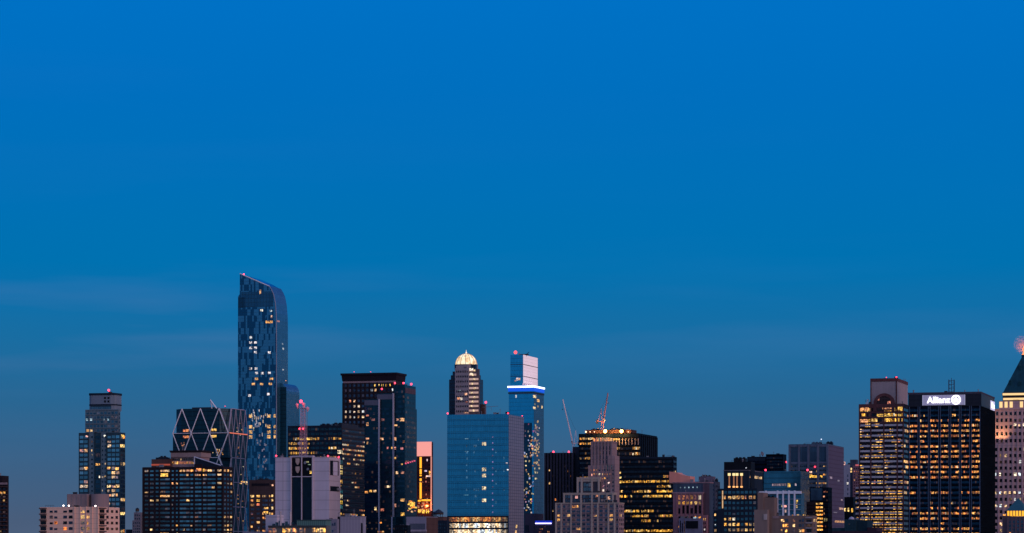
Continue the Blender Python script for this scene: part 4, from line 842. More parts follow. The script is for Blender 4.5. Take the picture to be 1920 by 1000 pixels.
crane('luffing_crane', 'pale luffing crane with its long jib leaning left, above the ribbed slab', 2812, 1075.6, 833, 0, 1055, 749.4, 1079.3, 807, 849, -1, mat_stone('crane_white', (.75,.62,.66,1), .1, .5))
crane('luffing_crane', 'red-lit luffing crane with steep white jib above the orange work lights', 2716, 1129.8, 792, 0, 1140, 737, 1127, 766, 806.4, 1, mat_stone('crane_rust', (.32,.15,.17,1), .1, .5))

# ---- stepped stone tower
b = B('setback_tower', 'mauve stone setback tower with gridded windows, in front of the work lights', 'tower', 2100, 1042, 1160, 1170)
m = b.mass(1042, 1160, 942.6, MAUVE, ps=1170, parapet=.8); mt = (.055,.075,.12)
G2 = mat_stone('grey_frame', (.40,.33,.29,1), .12)
for a, c, n in ((1044.5,1050.5,1), (1055,1061,1), (1062.5,1070,1), (1071.5,1089,2), (1090.5,1107,2), (1113,1119.5,1), (1123,1131,1), (1133.5,1139.5,1), (1142,1150,1), (1155,1163-3.5,1)): b.grid(m, 'F', a, c, 945.5, 1004, n, 7, .74, .55, .16, pal='warm', st=.9, tint=mt, tv=.6)
b.grid(m, 'R', 1160.6, 1169.5, 945.5, 1004, 3, 7, .5, .55, .12, tint=mt)
b.posts(m, (1042.6, 1052.7, 1070.8, 1089.8, 1110, 1121, 1141, 1152.5), .55, .55, 0, m.z1-.1, G2); b.bands(m, 'F', 1042, 1160, 945.5, 1004, 7, .2, mat_stone('spandrel_stone', (.13,.115,.14,1)), .2); b.cornice(m, 1, .4, G2)
m2 = b.mass(1057, 1150, 924, mat_stone('loft_dark', (.05,.05,.07,1)), dy=5, ps=1155.4, name='second_tier'); b.cornice(m2, 1.6, .4, G2)
b.posts(m2, (1057.8, 1071.5, 1089.5, 1110, 1123, 1138, 1149), .6, .6, m.z1-1, m2.z1-.1, G2, 5); b.grid(m2, 'F', 1059, 1149, 927.5, 942, 16, 2, .8, .7, .12, pal='mixed', st=.7, tint=(.07,.10,.15)); b.spots(m2, 'F', [(1081,932,5,5,(.9,.4,.35)), (1119,930,4,4,(1,.35,.15)), (1142,934,4,5,(1,.5,.3))], st=.9)
m3 = b.mass(1082.6, 1124, 895, mat_stone('loft_dark', (.05,.05,.07,1)), dy=10, depth=20, name='third_tier'); b.cornice(m3, 3.2, .5, G2)
b.posts(m3, (1083.4, 1091, 1110, 1123), .7, .6, m2.z1-1, m3.z1-.1, G2, 10); b.grid(m3, 'F', 1094, 1108.5, 905, 921, 3, 2, .9, .85, .0, tint=(.10,.14,.18)); b.grid(m3, 'F', 1085, 1089, 905, 921, 1, 2, .8, .8, .0, tint=(.05,.06,.1))
m4 = b.mass(1104, 1153, 872.6, MAUVE, dy=14, ps=1154.2, name='shaft_base'); b.grid(m4, 'F', 1106, 1152, 878, 923, 9, 6, .5, .42, .14, pal='mixed', st=.7, tint=(.08,.06,.09)); b.piers(m4, 'F', 1104, 1153, 872.6, 924, 6, .6, MAUVE, .5)
m5 = b.mass(1108.6, 1147.9, 827.8, MAUVE, dy=17, depth=14, name='shaft'); b.piers(m5, 'F', 1109.5, 1147, 829, 873, 6, 1.1, MAUVE, .7, 'buttress'); b.grid(m5, 'F', 1111, 1146, 836, 870, 6, 4, .28, .8, .0, tint=(.07,.05,.08)); b.cornice(m5, 1, .4, MAUVE)
m6 = b.mass(1140, 1152.6, 854.4, MAUVE, dy=15.5, depth=14, name='shoulder'); b.spots(m4, 'F', [(1139,876,3,8,(.02,.02,.03)), (1146.5,876,3,8,(.02,.02,.03)), (1131,919.5,5,4,(1,.75,.6)), (1141.5,906,3.5,3.5,(1,.7,.6)), (1131,912,4,4,(.8,.3,.4)), (1110.5,890.5,4,4,(1,.4,.3))], st=1)

# ---- black office block with lit rows
b = B('black_office_block', 'black office block with broken rows of yellow lit windows, right of centre', 'office building', 2300, 1153.4, 1262, 1269)
m = b.mass(1153.4, 1262, 856.6, BK, ps=1269)
rws = {0:0,1:0,2:0,3:.12,4:.92,5:.25,6:.8,7:.7,8:0,9:0,10:.6,11:.25,12:.15,13:.2,14:.85,15:.8}
b.grid(m, 'F', 1156, 1261, 861, 1009, 36, 16, .9, .46, .3, run=.8, rows=rws, pal='yellow', st=1.1, tint=(.015,.02,.035)); b.grid(m, 'R', 1262.6, 1268.6, 861, 1009, 2, 16, .8, .4, .15, tint=(.02,.02,.035))
b.bands(m, 'F', 1153.6, 1262, 861, 1009, 16, .3, BKM, .35); b.spots(m, 'F', [(1160,886.5,8,5,(1,.6,.15)), (1160,896,10,6,(1,.75,.25)), (1160,905.5,9,5)], 'yellow', 1.4)
b.slab(m, 'F', 1153.6, 1262, 856.8, 860, NAVY, name='parapet_band', n1=.3)
b.unit(m, 1256, 1261, 2.5); b.mast(1262, 850, 854, m, .2)

# ---- ornate pink building and its neighbour behind
b = B('ornate_building', 'pink stone building with salmon sloping roof and a row of lit arches', 'office building', 2250, 1262, 1318, 1337)
PKS = mat_stone('pink_stone', (.30,.15,.18,1), .15); m = b.mass(1262, 1317, 923, PKS, ps=1328)
b.cornice(m, 1.4, .8, mat_stone('pink_ledge', (.34,.22,.27,1)))
b.grid(m, 'F', 1270.5, 1316, 927.5, 938, 6, 1, .62, .8, .9, rows={0:1}, rr=0, pal='mixed', st=.55); b.grid(m, 'F', 1270.5, 1316, 938.5, 947.5, 6, 1, .62, .6, .9, rows={0:.95}, rr=0, pal='yellow', st=1.2); b.grid(m, 'F', 1270.5, 1316, 947, 964, 6, 1, .6, .9, 0, tint=(.02,.02,.035)); b.grid(m, 'F', 1270.5, 1316, 966, 1000, 6, 4, .5, .5, .1, tint=(.03,.03,.05)); b.piers(m, 'F', 1269, 1317, 926, 966, 6, .8, PKS, .5)
m2 = b.mass(1262, 1330, 904, mat_stone('teal_recess', (.05,.08,.13,1)), dy=3, ps=1337, name='upper_tier', parapet=.4); b.cornice(m2, .9, .5, mat_stone('pink_ledge', (.34,.22,.27,1))); b.slab(m2, 'F', 1318, 1330, 907, 999, mat_stone('plum_wall', (.10,.07,.10,1)), name='side_bay'); b.grid(m2, 'F', 1320, 1329, 925, 960, 2, 4, .5, .5, .1, tint=(.07,.08,.12), pal='dim'); b.spots(m2, 'F', [(1276+k*7.8,914,2,2.6,(.35,.5,.6)) for k in range(5)], st=.8)
bb = MB(); xa, xb, xc = b.lx(1255,6), b.lx(1279,6), b.lx(1294,6); z0, z1, z2 = m2.z1-.6, b.z(884.5, xa, 6), b.z(891, xb, 6)
bb.xprism([(xa,z0),(xc,z0),(xc,z2-1),(xb,z2),(xb-3,z2+1.2),(b.lx(1270,6),b.z(886,xb,6)),(xa,z1)], 6, 22); b.add(bb, 'sloping_roof', mat_stone('salmon_roof', (.75,.30,.24,1), .08))
m3 = b.mass(1273, 1317, 972, mat_stone('lilac_frame', (.17,.17,.26,1)), dy=-6, depth=16, name='entrance_wing'); b.slab(m3, 'F', 1286, 1309, 977, 991, BKM, name='dark_opening'); b.grid(m3, 'F', 1274, 1285, 975, 1000, 3, 1, .5, .9, 0, tint=(.02,.02,.05)); b.spots(m3, 'F', [(1304,971,7,2.4,(.55,.75,.9))], st=.8)
m4 = b.mass(1317, 1325, 966, PKS, dy=-3, depth=14, name='side_wing'); b.grid(m4, 'F', 1318, 1324, 970, 1000, 2, 4, .5, .5, .2, tint=(.04,.03,.05)); b.spots(m4, 'F', [(1321,993,2,3,(.9,.85,.8))], st=1)
b = B('slate_building', 'blue-grey building with ragged rooftop plant behind the pink stone building', 'building', 2500, 1300, 1341, 1350)
SB = mat_stone('slate_wall', (.055,.07,.11,1), .25, course=3.5); m = b.mass(1300, 1341, 903, SB, ps=1350); b.grid(m, 'F', 1302, 1340, 906, 1000, 9, 11, .5, .5, .02, tint=(.05,.07,.12)); b.grid(m, 'R', 1341.5, 1349.5, 908, 1000, 3, 11, .5, .5, .03, tint=(.05,.07,.12))
m2 = b.mass(1310, 1336, 893.5, mat_stone('mauve_plant', (.13,.11,.16,1)), dy=4, depth=12, name='penthouse'); b.unit(m2, 1313, 1330, 2.5, fans=3); b.unit(m, 1338, 1341, 6, NAVY, fans=1); b.mast(1339, 890, 895, m, .2); b.mast(1345, 893, 895, m, .5)

# ---- dark building with lit colonnade
b = B('colonnade_building', 'dark blue tower with three tall floodlit niches and a yellow lit floor', 'office building', 2150, 1343, 1420, 1434)
m = b.mass(1345, 1419, 916, NAVY, ps=1430); ty = (.05,.14,.19)
b.grid(m, 'F', 1356.5, 1419, 918, 928, 8, 1, .7, .5, .0, tint=ty); b.grid(m, 'F', 1356.5, 1419, 928, 937.5, 8, 1, .74, .62, 1, rows={0:1}, rr=0, pal='yellow', st=1.5); b.grid(m, 'F', 1356.5, 1419, 937.5, 1009, 8, 7, .62, .5, .5, rows={0:0,1:0,2:.0,3:.5,4:.8,5:.7,6:.5}, tint=ty, pal='yellow', st=1.0)
b.grid(m, 'F', 1346, 1353, 918, 957, 1, 4, .7, .5, .0, tint=ty); b.slab(m, 'F', 1354, 1356, 920, 953, mat_emit('warm_strip', (1,.6,.3), .7), name='light_strip'); b.grid(m, 'R', 1420, 1429, 920, 1000, 3, 8, .6, .5, .1, tint=ty)
m0 = b.mass(1338, 1344.8, 957, NAVY, dy=2, depth=20, name='side_wing'); b.grid(m0, 'F', 1339, 1344, 960, 1000, 1, 4, .7, .5, .2, tint=ty); b.spots(m0, 'F', [(1341,984,2,2,(.9,.9,.9))], st=.8)
b.bands(m, 'F', 1345, 1419, 918, 937.5, 2, .12, NAVY, .4)
m2 = b.mass(1357, 1404, 881.6, NAVY, dy=3, ps=1430, name='upper_tier'); b.cornice(m2, .5, .3, mat_stone('slate_edge', (.17,.16,.20,1)))
for px in (1367.5, 1376, 1382, 1390.5):
    x = b.lx(px, 3); fcx = (0,3,1,0); z0, z1 = b.z(914.5,x,3), b.z(887.5,x,3)
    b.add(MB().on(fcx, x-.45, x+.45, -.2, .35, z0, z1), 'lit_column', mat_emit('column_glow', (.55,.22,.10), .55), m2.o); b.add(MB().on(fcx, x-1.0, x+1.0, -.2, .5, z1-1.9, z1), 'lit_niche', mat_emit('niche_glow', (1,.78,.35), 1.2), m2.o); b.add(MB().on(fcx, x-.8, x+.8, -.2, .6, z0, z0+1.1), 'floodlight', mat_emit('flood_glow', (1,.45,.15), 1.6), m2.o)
b.grid(m2, 'R', 1405, 1428.5, 890, 897, 8, 1, .8, .7, 1, rows={0:1}, rr=0, pal='yellow', st=1.0)
m3 = b.mass(1357.5, 1408, 866, BKM, dy=9, depth=14, name='plant_room'); b.unit(m3, 1373.5, 1394, 9, BKM, fans=3, d=9); b.spots(m3, 'F', [(1399,877.5,2,1.6,(.6,.6,.7))], st=.8)

# ---- dark box building with dish
b = B('box_building', 'plain dark box building with a white roof dish and a red light at its corner', 'office building', 2600, 1401, 1468, 1474.5)
m = b.mass(1401, 1435.5, 856.5, BK, ps=None, depth=30); m2 = b.mass(1436, 1468, 851.6, BK, dy=-1, ps=1474.5, name='taller_wing')
b.slab(m, 'F', 1401, 1435, 858, 864, NAVY, name='parapet_band', n1=.2)
bb = MB(); y = 6; x = b.lx(1429.5, y); z = b.z(850.5, x, y); bb.tube((x,y-.5,z-.3), (x+1,y+.6,z+.2), 2.2, 18, .6); bb.tube((x,y,z-.4), (x,y,m.z1-1), .25); b.add(bb, 'dish', mat_stone('dish_white', (.6,.5,.52,1)))
b.beacon(1476-2.5, 866.6, m2, 1.1, RED, fr=.9)
b.grid(m2, 'F', 1438, 1467, 856, 880, 10, 4, .7, .5, .0, tint=(.015,.025,.045))

# ---- teal glass box
b = B('teal_glass_building', 'teal glass box building with dim lights and two red corner beacons', 'office building', 2300, 1432, 1501, 1518)
TG = mat_panel('teal_box_glass', (.035,.16,.25,1), (.05,.20,.30,1), (.02,.09,.15,1), 1.8, 4, .07, .06, .16, .7, .003); m = b.mass(1432, 1501, 883.6, TG, ps=1518)
b.spots(m, 'F', [(1449+k*3,909,2.4,4,(.25,.16,.18)) for k in range(9)]+[(1479.5,909.5,5,8,(1,.6,.1)), (1492,909,3,4,(.45,.35,.4))], st=.9); b.bands(m, 'F', 1432, 1501, 886, 926, 4, .06, mat_stone('teal_mullion', (.03,.08,.12,1)), .2, 'floor_line')
for px, fr in ((1435.5,.02), (1514,.9)): b.beacon(px, 881.6, m, 1.05, RED, fr=fr)
b.unit(m, 1480, 1492, 1.2)

# ---- white portal frame building
b = B('portal_building', 'blue glass building with four tall white columns under a white beam', 'office building', 2150, 1423, 1502, 1508)
m = b.mass(1424, 1502, 925, mat_panel('portal_glass', (.02,.11,.18,1), (.03,.15,.24,1), (.02,.06,.10,1), 2, 4, .08, .15, .2, .6), ps=1508)
WHC = mat_stone('white_stone', (.70,.72,.85,1), .04); b.slab(m, 'F', 1422, 1502.4, 921, 926, WHC, -1, 1.2, 'beam')
for px in (1436, 1458, 1468.7, 1479.5, 1490.2): b.slab(m, 'F', px-1.3, px+1.3, 920, 1000, WHC, -.5, 1.4, 'column')
b.bands(m, 'F', 1452, 1501, 936, 966, 3, .12, mat_stone('pale_blue_rail', (.25,.34,.44,1)), .4); b.spots(m, 'F', [(1467,949,3,4), (1472,949.5,6,4,(1,.4,.35)), (1473,958,3,6,(.6,.35,.3)), (1494.5,941,3,7,(1,.6,.1)), (1494,950,3,5,(.8,.5,.2)), (1442,949,5,3,(.5,.3,.3))], 'warm', .9)

# ---- tall purple-sided building
b = B('bay_top_tower', 'blue-grey tower with four large recessed bays at the top and a purple side', 'office tower', 2700, 1480, 1552, 1582)
m = b.mass(1480, 1552, 832.5, mat_stone('steel_blue_wall', (.07,.12,.18,1), .12), ps=1582)
b.slab(m, 'R', 1552.3, 1582, 834, 1039, mat_panel('plum_curtain_wall', (.10,.07,.12,1), (.12,.085,.14,1), (.08,.045,.08,1), 2.5, 3.9, .1, .22, .6, .0, 0), -.3, .08, 'side_wall')
RB = mat_panel('bay_glass', (.03,.06,.11,1), (.045,.09,.15,1), (.02,.04,.07,1), 3, 9, .1, .04, .2, .5)
for k in range(4): b.slab(m, 'F', 1482.5+k*18.2, 1495.5+k*18.2, 838.5, 865.5, RB, -.3, .12, 'bay')
b.piers(m, 'F', 1480.6, 1551.4, 833, 1100, 4, 1.9, mat_stone('steel_blue_pier', (.10,.13,.20,1)), .9, 'pier'); b.bands(m, 'F', 1480, 1552, 836, 868, 1, .09, mat_stone('steel_blue_pier', (.10,.13,.20,1)), .6)
b.grid(m, 'F', 1483, 1550, 870, 998, 20, 16, .8, .4, .04, rows={2:.5}, tint=(.045,.09,.14), pal='warm'); b.spots(m, 'F', [(1519+k*3.1,893.5,2.8,4) for k in range(5)]+[(1540,893.5,4,4), (1520,885,5,3,(1,.6,.4)), (1532,884,3,3)], 'yellow', 1.3)
b.spots(m, 'F', [(1516,905+k*6,3,3.5,(1,.45,.12)) for k in range(10)], st=.8); b.beacon(1528, 875.5, type('q',(),dict(y=-2,T=1,z1=b.z(876)))(), 1.2, REDS)
b.spots(m, 'R', [(1558,895,4,4,(.5,.3,.35)), (1572,899,3,3,(.5,.35,.4)), (1578,935,3,3,(.5,.3,.3)), (1577,952,8,4,(1,.5,.3)), (1575,977,20,4,(1,.42,.1)), (1566,960,7,2,(.25,.15,.18))], st=.6)
b.unit(m, 1512, 1530, 6, mat_stone('blue_plant', (.06,.11,.17,1)), fans=3); b.unit(m, 1540, 1551, 6.5, NAVY); b.mast(1562, 823, 830, m, .5, .2); x=b.lx(1540,8); z=b.z(824,x,8); ball('lamp_bulb', (x,8,z), .8, mat_emit('pale_lamp', (.7,.8,1), 1.5), b.add(MB().tube((x,8,m.z1-1), (x,8,z), .15), 'roof_lamp', DSTEEL))

# ---- dark block with glowing orange stair
b = B('orange_stair_building', 'dark block with one glowing orange vertical strip of windows', 'office building', 2250, 1512, 1553, 1560)
m = b.mass(1518, 1553, 914, BK, ps=1560); m2 = b.mass(1512, 1529, 941, DBROWN, dy=-2, depth=14, name='low_wing'); b.grid(m2, 'F', 1513, 1528, 944, 1000, 4, 8, .5, .5, .15, tint=(.03,.02,.03), pal='dim')
for k in range(8): b.spots(m, 'F', [(1531.6+j*3.2,944.5+k*7,2.9,3.2,random.choice([(1,.42,.06),(1,.3,.04),(1,.55,.15)])) for j in range(4)], st=1.3)
b.grid(m, 'F', 1544, 1552, 918, 1000, 3, 10, .6, .4, .12, tint=(.02,.02,.03), pal='dim'); b.slab(m, 'F', 1520, 1542, 916, 938, RB, name='upper_glazing', n1=.1); b.spots(m, 'F', [(1545,931.5,3,3,(1,.4,.2)), (1548,975,6,6,(.25,.2,.08))], st=.9)

# ---- brown masses, apartment house
b = B('blank_brown_tower', 'windowless taupe brick stair towers in front of the lit colonnade building', 'building', 1800, 1414, 1452, 1458)
m = b.mass(1431, 1452, 933, TAUPE, ps=1458); m2 = b.mass(1420.5, 1431.4, 924, TAUPE, dy=-.8, depth=14, name='stair_tower'); m3 = b.mass(1414, 1439, 956, mat_stone('taupe_light', (.22,.165,.155,1), .12), dy=-6, depth=12, name='front_block'); b.slab(m3, 'F', 1432, 1438.4, 964, 975, mat_stone('pale_vent', (.42,.36,.36,1)), name='vent_panel'); b.unit(m, 1435, 1449, 3, BKM)
b = B('apartment_house', 'taupe apartment house with lit windows in front of the white-columned building', 'apartment house', 1750, 1448, 1524, 1532)
m = b.mass(1448, 1524, 967, TAUPE, ps=1532); m.o; pw2 = dict(tint=(.06,.07,.11), pal='warm', st=1.2)
for a, c, n, p in ((1464,1471,2,.4), (1471.5,1479,1,.5), (1486,1491,1,.5), (1497.5,1508.5,2,.35)): b.grid(m, 'F', a, c, 971, 1000, n, 3, .78, .55, p, **pw2)
b.grid(m, 'F', 1512, 1522, 971, 1000, 1, 3, .9, .6, 0, tint=(.02,.02,.03)); b.bands(m, 'F', 1511, 1523, 971, 1000, 3, .24, mat_stone('balcony_pale', (.3,.27,.3,1)), 1.4, 'balcony'); b.tank(1458, 961, 6, m, 4, fr=.1); b.grid(m, 'R', 1525, 1531.5, 971, 1000, 2, 3, .5, .5, .1, tint=(.03,.03,.05))
b.spots(m, 'F', [(1486,966,2,2), (1496,965.5,4,2), (1508,966,5,2)], 'amber', .8); b.slab(m, 'F', 1449, 1461, 968, 972, MAUVE, name='parapet_cap')

# ---- white and rose buildings in the gap
b = B('white_slim_building', 'slim pale building with a column of dark windows in the gap before the banded tower', 'building', 3000, 1582, 1597, 1600.5)
m = b.mass(1582, 1597, 871, mat_stone('pale_grey_wall', (.27,.28,.37,1), .08), ps=1600.5); b.grid(m, 'F', 1583, 1596.5, 888, 930, 3, 5, .34, .6, .0, cols=(1,), tint=(.02,.04,.08)); b.spots(m, 'F', [(1589,906.5,3,4,(1,.9,.8)), (1583.6,869,2.5,6,(1,.5,.4))], st=1.1); b.unit(m, 1588, 1596, 3, NAVY); b.grid(m, 'R', 1597.2, 1600.2, 876, 930, 1, 8, .5, .4, .3, pal='warm')
b = B('rose_slim_building', 'slim rose brick building with reddish lights right beside the banded tower', 'building', 2900, 1598, 1612, 1616)
m = b.mass(1599, 1612, 873, mat_stone('rose_wall', (.20,.11,.14,1), .12), ps=1616); b.grid(m, 'F', 1600, 1612, 876, 930, 3, 10, .5, .4, .15, tint=(.1,.05,.07), pal='dim'); m2 = b.mass(1594, 1606, 862, SB, dy=4, depth=10, name='plant_room'); b.spots(m2, 'F', [(1596,880,3,5,(1,.7,.3)), (1596,886-2,3,4,(1,.6,.2))], st=1); b.slab(m, 'F', 1604, 1612, 871, 874, mat_emit('rose_glow', (1,.2,.25), .5), name='lit_sign'); b.mast(1601, 858, 865, m2)
b = B('dark_low_block', 'small black block with three yellow windows in the gap before the banded tower', 'building', 2300, 1583, 1600, 1604)
m = b.mass(1583, 1600, 932, BKM, ps=1604); b.spots(m, 'F', [(1584.5,956,3,6), (1591,956,3,7), (1597.8,957,3,7)], 'yellow', 1.4); b.grid(m, 'F', 1584, 1599.5, 965, 1000, 4, 4, .5, .5, .05, tint=(.02,.03,.05))
b = B('low_teal_building', 'low dark teal building with a small pale roof dome, lower right', 'low building', 1700, 1560, 1644, 1655)
m = b.mass(1560, 1583, 990, mat_stone('teal_low', (.012,.04,.06,1)), depth=20); m2 = b.mass(1583.5, 1605, 974, mat_stone('teal_low', (.012,.04,.06,1)), dy=-1, depth=20, name='dome_block'); m3 = b.mass(1605.4, 1626, 976, mat_stone('teal_low2', (.008,.03,.05,1)), dy=1, depth=20, name='middle_block'); m4 = b.mass(1626.4, 1644, 989, mat_stone('maroon_low', (.035,.02,.035,1)), dy=0, ps=1655, name='end_block'); m5 = b.mass(1560, 1650, 996, mat_stone('maroon_low', (.035,.02,.035,1)), dy=-6, depth=5, name='front_parapet')
x = b.lx(1596.5, 6); z = m2.z1-1; bb = MB(); bb.lathe(x, 6, [(1.9, z), (1.8, z+1.2), (1.2, z+2.2), (.1, z+2.7)], 16); b.add(bb, 'roof_dome', mat_stone('pale_dome', (.4,.36,.46,1)), None, True); b.grid(m2, 'F', 1585, 1604, 980, 1000, 4, 3, .4, .4, .0, tint=(.02,.04,.06))
# ---- banded tower with arch
b = B('banded_tower', 'tower of pale bands and dark windows with brown piers, topped by an arched penthouse', 'office tower', 2500, 1611, 1694, 1708)
PB = mat_stone('plum_brick', (.13,.05,.055,1), .2); BAND = mat_stone('lilac_band', (.62,.52,.56,1), .1)
m = b.mass(1611, 1694, 757, DBROWN, ps=1708, parapet=.5)
b.slab(m, 'F', 1611, 1694, 757.2, 763, PB, name='top_band', n1=.6)
NR = 25; y0, y1 = 763, 1006
cols_ = ((1612.5,1632), (1634,1656.3), (1658.5,1681.5), (1683.5,1694))
rwp = [.8,.25,.7,.15,.3,.3,.2,.25,.35,.4,.2,.25,.5,.3,.5,.2,.7,.6,.6,.25,.8,.7,.8,.8,.9]
for a, c in cols_: b.grid(m, 'F', a, c, y0, y1, max(3, int((c-a)/3.2)), NR, .92, .6, .4, run=.6, rows={i_: min(1, v_*1.35) for i_, v_ in enumerate(rwp)}, rr=0, pal='yellow', st=1.3, tint=(.015,.015,.03), skip=[(0,j) for j in range(9)] if a == 1634 else ())
for a, c in cols_: b.bands(m, 'F', a, c, y0+(y1-y0)*3.5/NR, y1+(y1-y0)*.5/NR, NR-3, .36, BAND, .4, 'spandrel', off=0)
b.bands(m, 'F', 1611, 1694, y0, y0+(y1-y0)*3/NR, 3, .34, PB, .38)
b.posts(m, (1611.6, 1633, 1657.4, 1682.5, 1693.6), .55, .8, 0, m.z1-.1, PB); b.grid(m, 'R', 1694.5, 1707, 763, 1006, 4, NR, .9, .5, .3, tint=(.02,.02,.03))
ml = b.mass(1604, 1611.5, 917, DBROWN, dy=3, depth=20, name='wide_base'); b.grid(ml, 'F', 1604.5, 1611, 919, 1006, 3, 9, .9, .5, .6, rows={0:.9,1:.8}, pal='yellow'); b.bands(ml, 'F', 1604.3, 1611, 915, 1002, 9, .35, BAND, .35)
GM = mat_stone('grey_mauve_panel', (.36,.28,.30,1), .08)
p = b.mass(1631.8, 1682, 709.4, GM, dy=3, ps=1702, name='penthouse', bot=760); 
b.slab(p, 'F', 1631.8, 1682, 709.2, 715, PB, name='top_band', n1=.4); b.slab(p, 'R', 1682, 1702, 709.2, 715, PB, name='top_band', n1=.3); b.slab(p, 'F', 1631.8, 1634, 715.2, 757, PB, name='corner_strip', n1=.35); b.slab(p, 'F', 1679.6, 1682, 715.2, 757, PB, name='corner_strip', n1=.35)
xa = b.lx(1657.8); R1 = (b.lx(1677.5)-b.lx(1638))/2; R2 = R1*.72; zc_ = b.z(757); bb = MB()
N = 20
for k in range(N):
    t0, t1 = math.pi*k/N, math.pi*(k+1)/N
    q = [(xa+R1*math.cos(t0), zc_+R1*math.sin(t0)), (xa+R1*math.cos(t1), zc_+R1*math.sin(t1)), (xa+R2*math.cos(t1), zc_+R2*math.sin(t1)), (xa+R2*math.cos(t0), zc_+R2*math.sin(t0))]
    bb.xprism([q[0], q[1], q[2], q[3]], -.9, 3.2)
bb.box(xa-R1, xa-R2, -.9, 3.2, b.z(771), zc_); bb.box(xa+R2, xa+R1, -.9, 3.2, b.z(771), zc_); b.add(bb, 'arch', PB)
bb = MB(); bb.xprism([(xa-R2, b.z(770)), (xa+R2, b.z(770))]+[(xa+R2*math.cos(math.pi*k/12), zc_+R2*math.sin(math.pi*k/12)) for k in range(13)], -.3, 3.1); ag = b.add(bb, 'arch_window', mat_panel('arch_glass', (.03,.012,.018,1), (.05,.02,.025,1), (.05,.025,.03,1), 2.6, 3, .16, .2, .3, .3))
mm = Mass(); mm.o = ag; mm.F = (m.x0,-.32,1,0); mm.x0, mm.x1, mm.y = m.x0, m.x1, 0
b.spots(mm, 'F', [(1667,755.5,6,7,(.75,.22,.12)), (1663,765.5,17,3,(.7,.26,.10)), (1647,748,4,5,(.35,.10,.06)), (1658,741,14,2,(.14,.05,.06))], st=.9)
b.spots(m, 'F', [(1621,766.5,16,6,(1,.4,.12)), (1688.5,766,11,7,(1,.55,.08)), (1686,778.5,7,4,(1,.6,.08)), (1620,788.5,15,6,(1,.42,.16)), (1657,778.5,26,5,(1,.55,.06))], st=1.0, proud=.42)
b.beacon(1680.8, 707.5, p, 1.0, REDS); b.beacon(1662, 708, p, .6, REDS); b.mast(1694, 703, 710, p, .8, .25); b.mast(1697, 705, 710, p, .5, .2); bb = MB(); x = b.lx(1626, 4); bb.box(x-1.2, x+1.2, 3, 6, m.z1-.5, m.z1+1.6); bb.tube((x,4,m.z1+1.6), (x+.6,4,m.z1+4.4), .5, 8, .9); b.add(bb, 'dish', mat_stone('dish_bright', (.7,.72,.85,1)))
b.unit(p, 1650, 1668, .8)

# ---- black tower with roof sign
b = B('signed_black_tower', 'black office tower with a white lit word sign and round emblem at its top', 'office tower', 2200, 1703, 1839, 1864.5)
m = b.mass(1703, 1839, 734.6, BK, ps=1864.5, parapet=.5); b.cornice(m, 1.4, .35, mat_stone('slate_edge2', (.07,.065,.10,1)))
GB = mat_stone('blue_mullion2', (.055,.09,.16,1), .1, .4)
# 7 bays of paired mullions
XS = [1703.8+k*19.35 for k in range(8)]
b.posts(m, [XS[k]+d for k in range(7) for d in (1.6, 17.6)], .28, .8, 0, b.z(761), GB, name='mullion')
rp = [.12,.3,.55,.9,.95,.85,.2,.75,.85,.6,.75,.9,.55,.85,0,0,.7,.08,.3,.35,.95,.45,.25,.8,.9]
for k in range(7): b.grid(m, 'F', XS[k]+2.0, XS[k]+17.2, 763.5, 1006, 7, 25, .93, .42, .5, run=.7, rows={i_: min(1, v_*1.02) for i_, v_ in enumerate(rp)}, rr=0, pal='gold', st=1.15, tint=(.006,.035,.075))
b.grid(m, 'R', 1840.5, 1863.5, 766, 1006, 14, 25, .9, .36, .1, run=.8, rows={0:.3,1:.2,2:.5,3:.3,4:.6,5:.5,6:.7,7:.1,12:.1,14:.1,22:.3}, rr=0, pal='dim', st=.9, tint=(.012,.02,.04)); b.bands(m, 'R', 1839.5, 1864, 766, 1006, 25, .24, BKM, .3); b.piers(m, 'R', 1840, 1864, 762, 1100, 14, .3, BKM, .9, 'mullion')  # deep side mullions added so the side glass stays dark
b.slab(m, 'F', 1703.4, 1839, 738, 761, mat_panel('crown_louvre', (.008,.010,.022,1), (.012,.014,.03,1), (.016,.02,.035,1), 11, 3, .03, .1, .4, .2, 0), name='crown_band', n1=.3)
b.slab(m, 'R', 1839.3, 1864, 738, 761, mat_panel('crown_louvre', (.008,.010,.022,1), (.012,.014,.03,1)), name='crown_band', n1=.25)
sg = b.slab(m, 'F', 1729.8, 1809.8, 739.8, 759, mat_emit('sign_backing', (.36,.33,.56), .32, (.3,.3,.4,1)), .3, .9, 'sign_board')
bb = MB(); xa, xb, za, zb_ = b.lx(1729.8), b.lx(1809.8), b.z(739.8), b.z(759)
bb.box(xa, xa+.5, -1.1, -.3, zb_, za); bb.box(xb-.5, xb, -1.1, -.3, zb_, za); b.add(bb, 'sign_frame', mat_emit('sign_edge', (.55,.56,.9), .5), sg)
SG = mat_emit('sign_letters', (1,.93,1), 2.6)
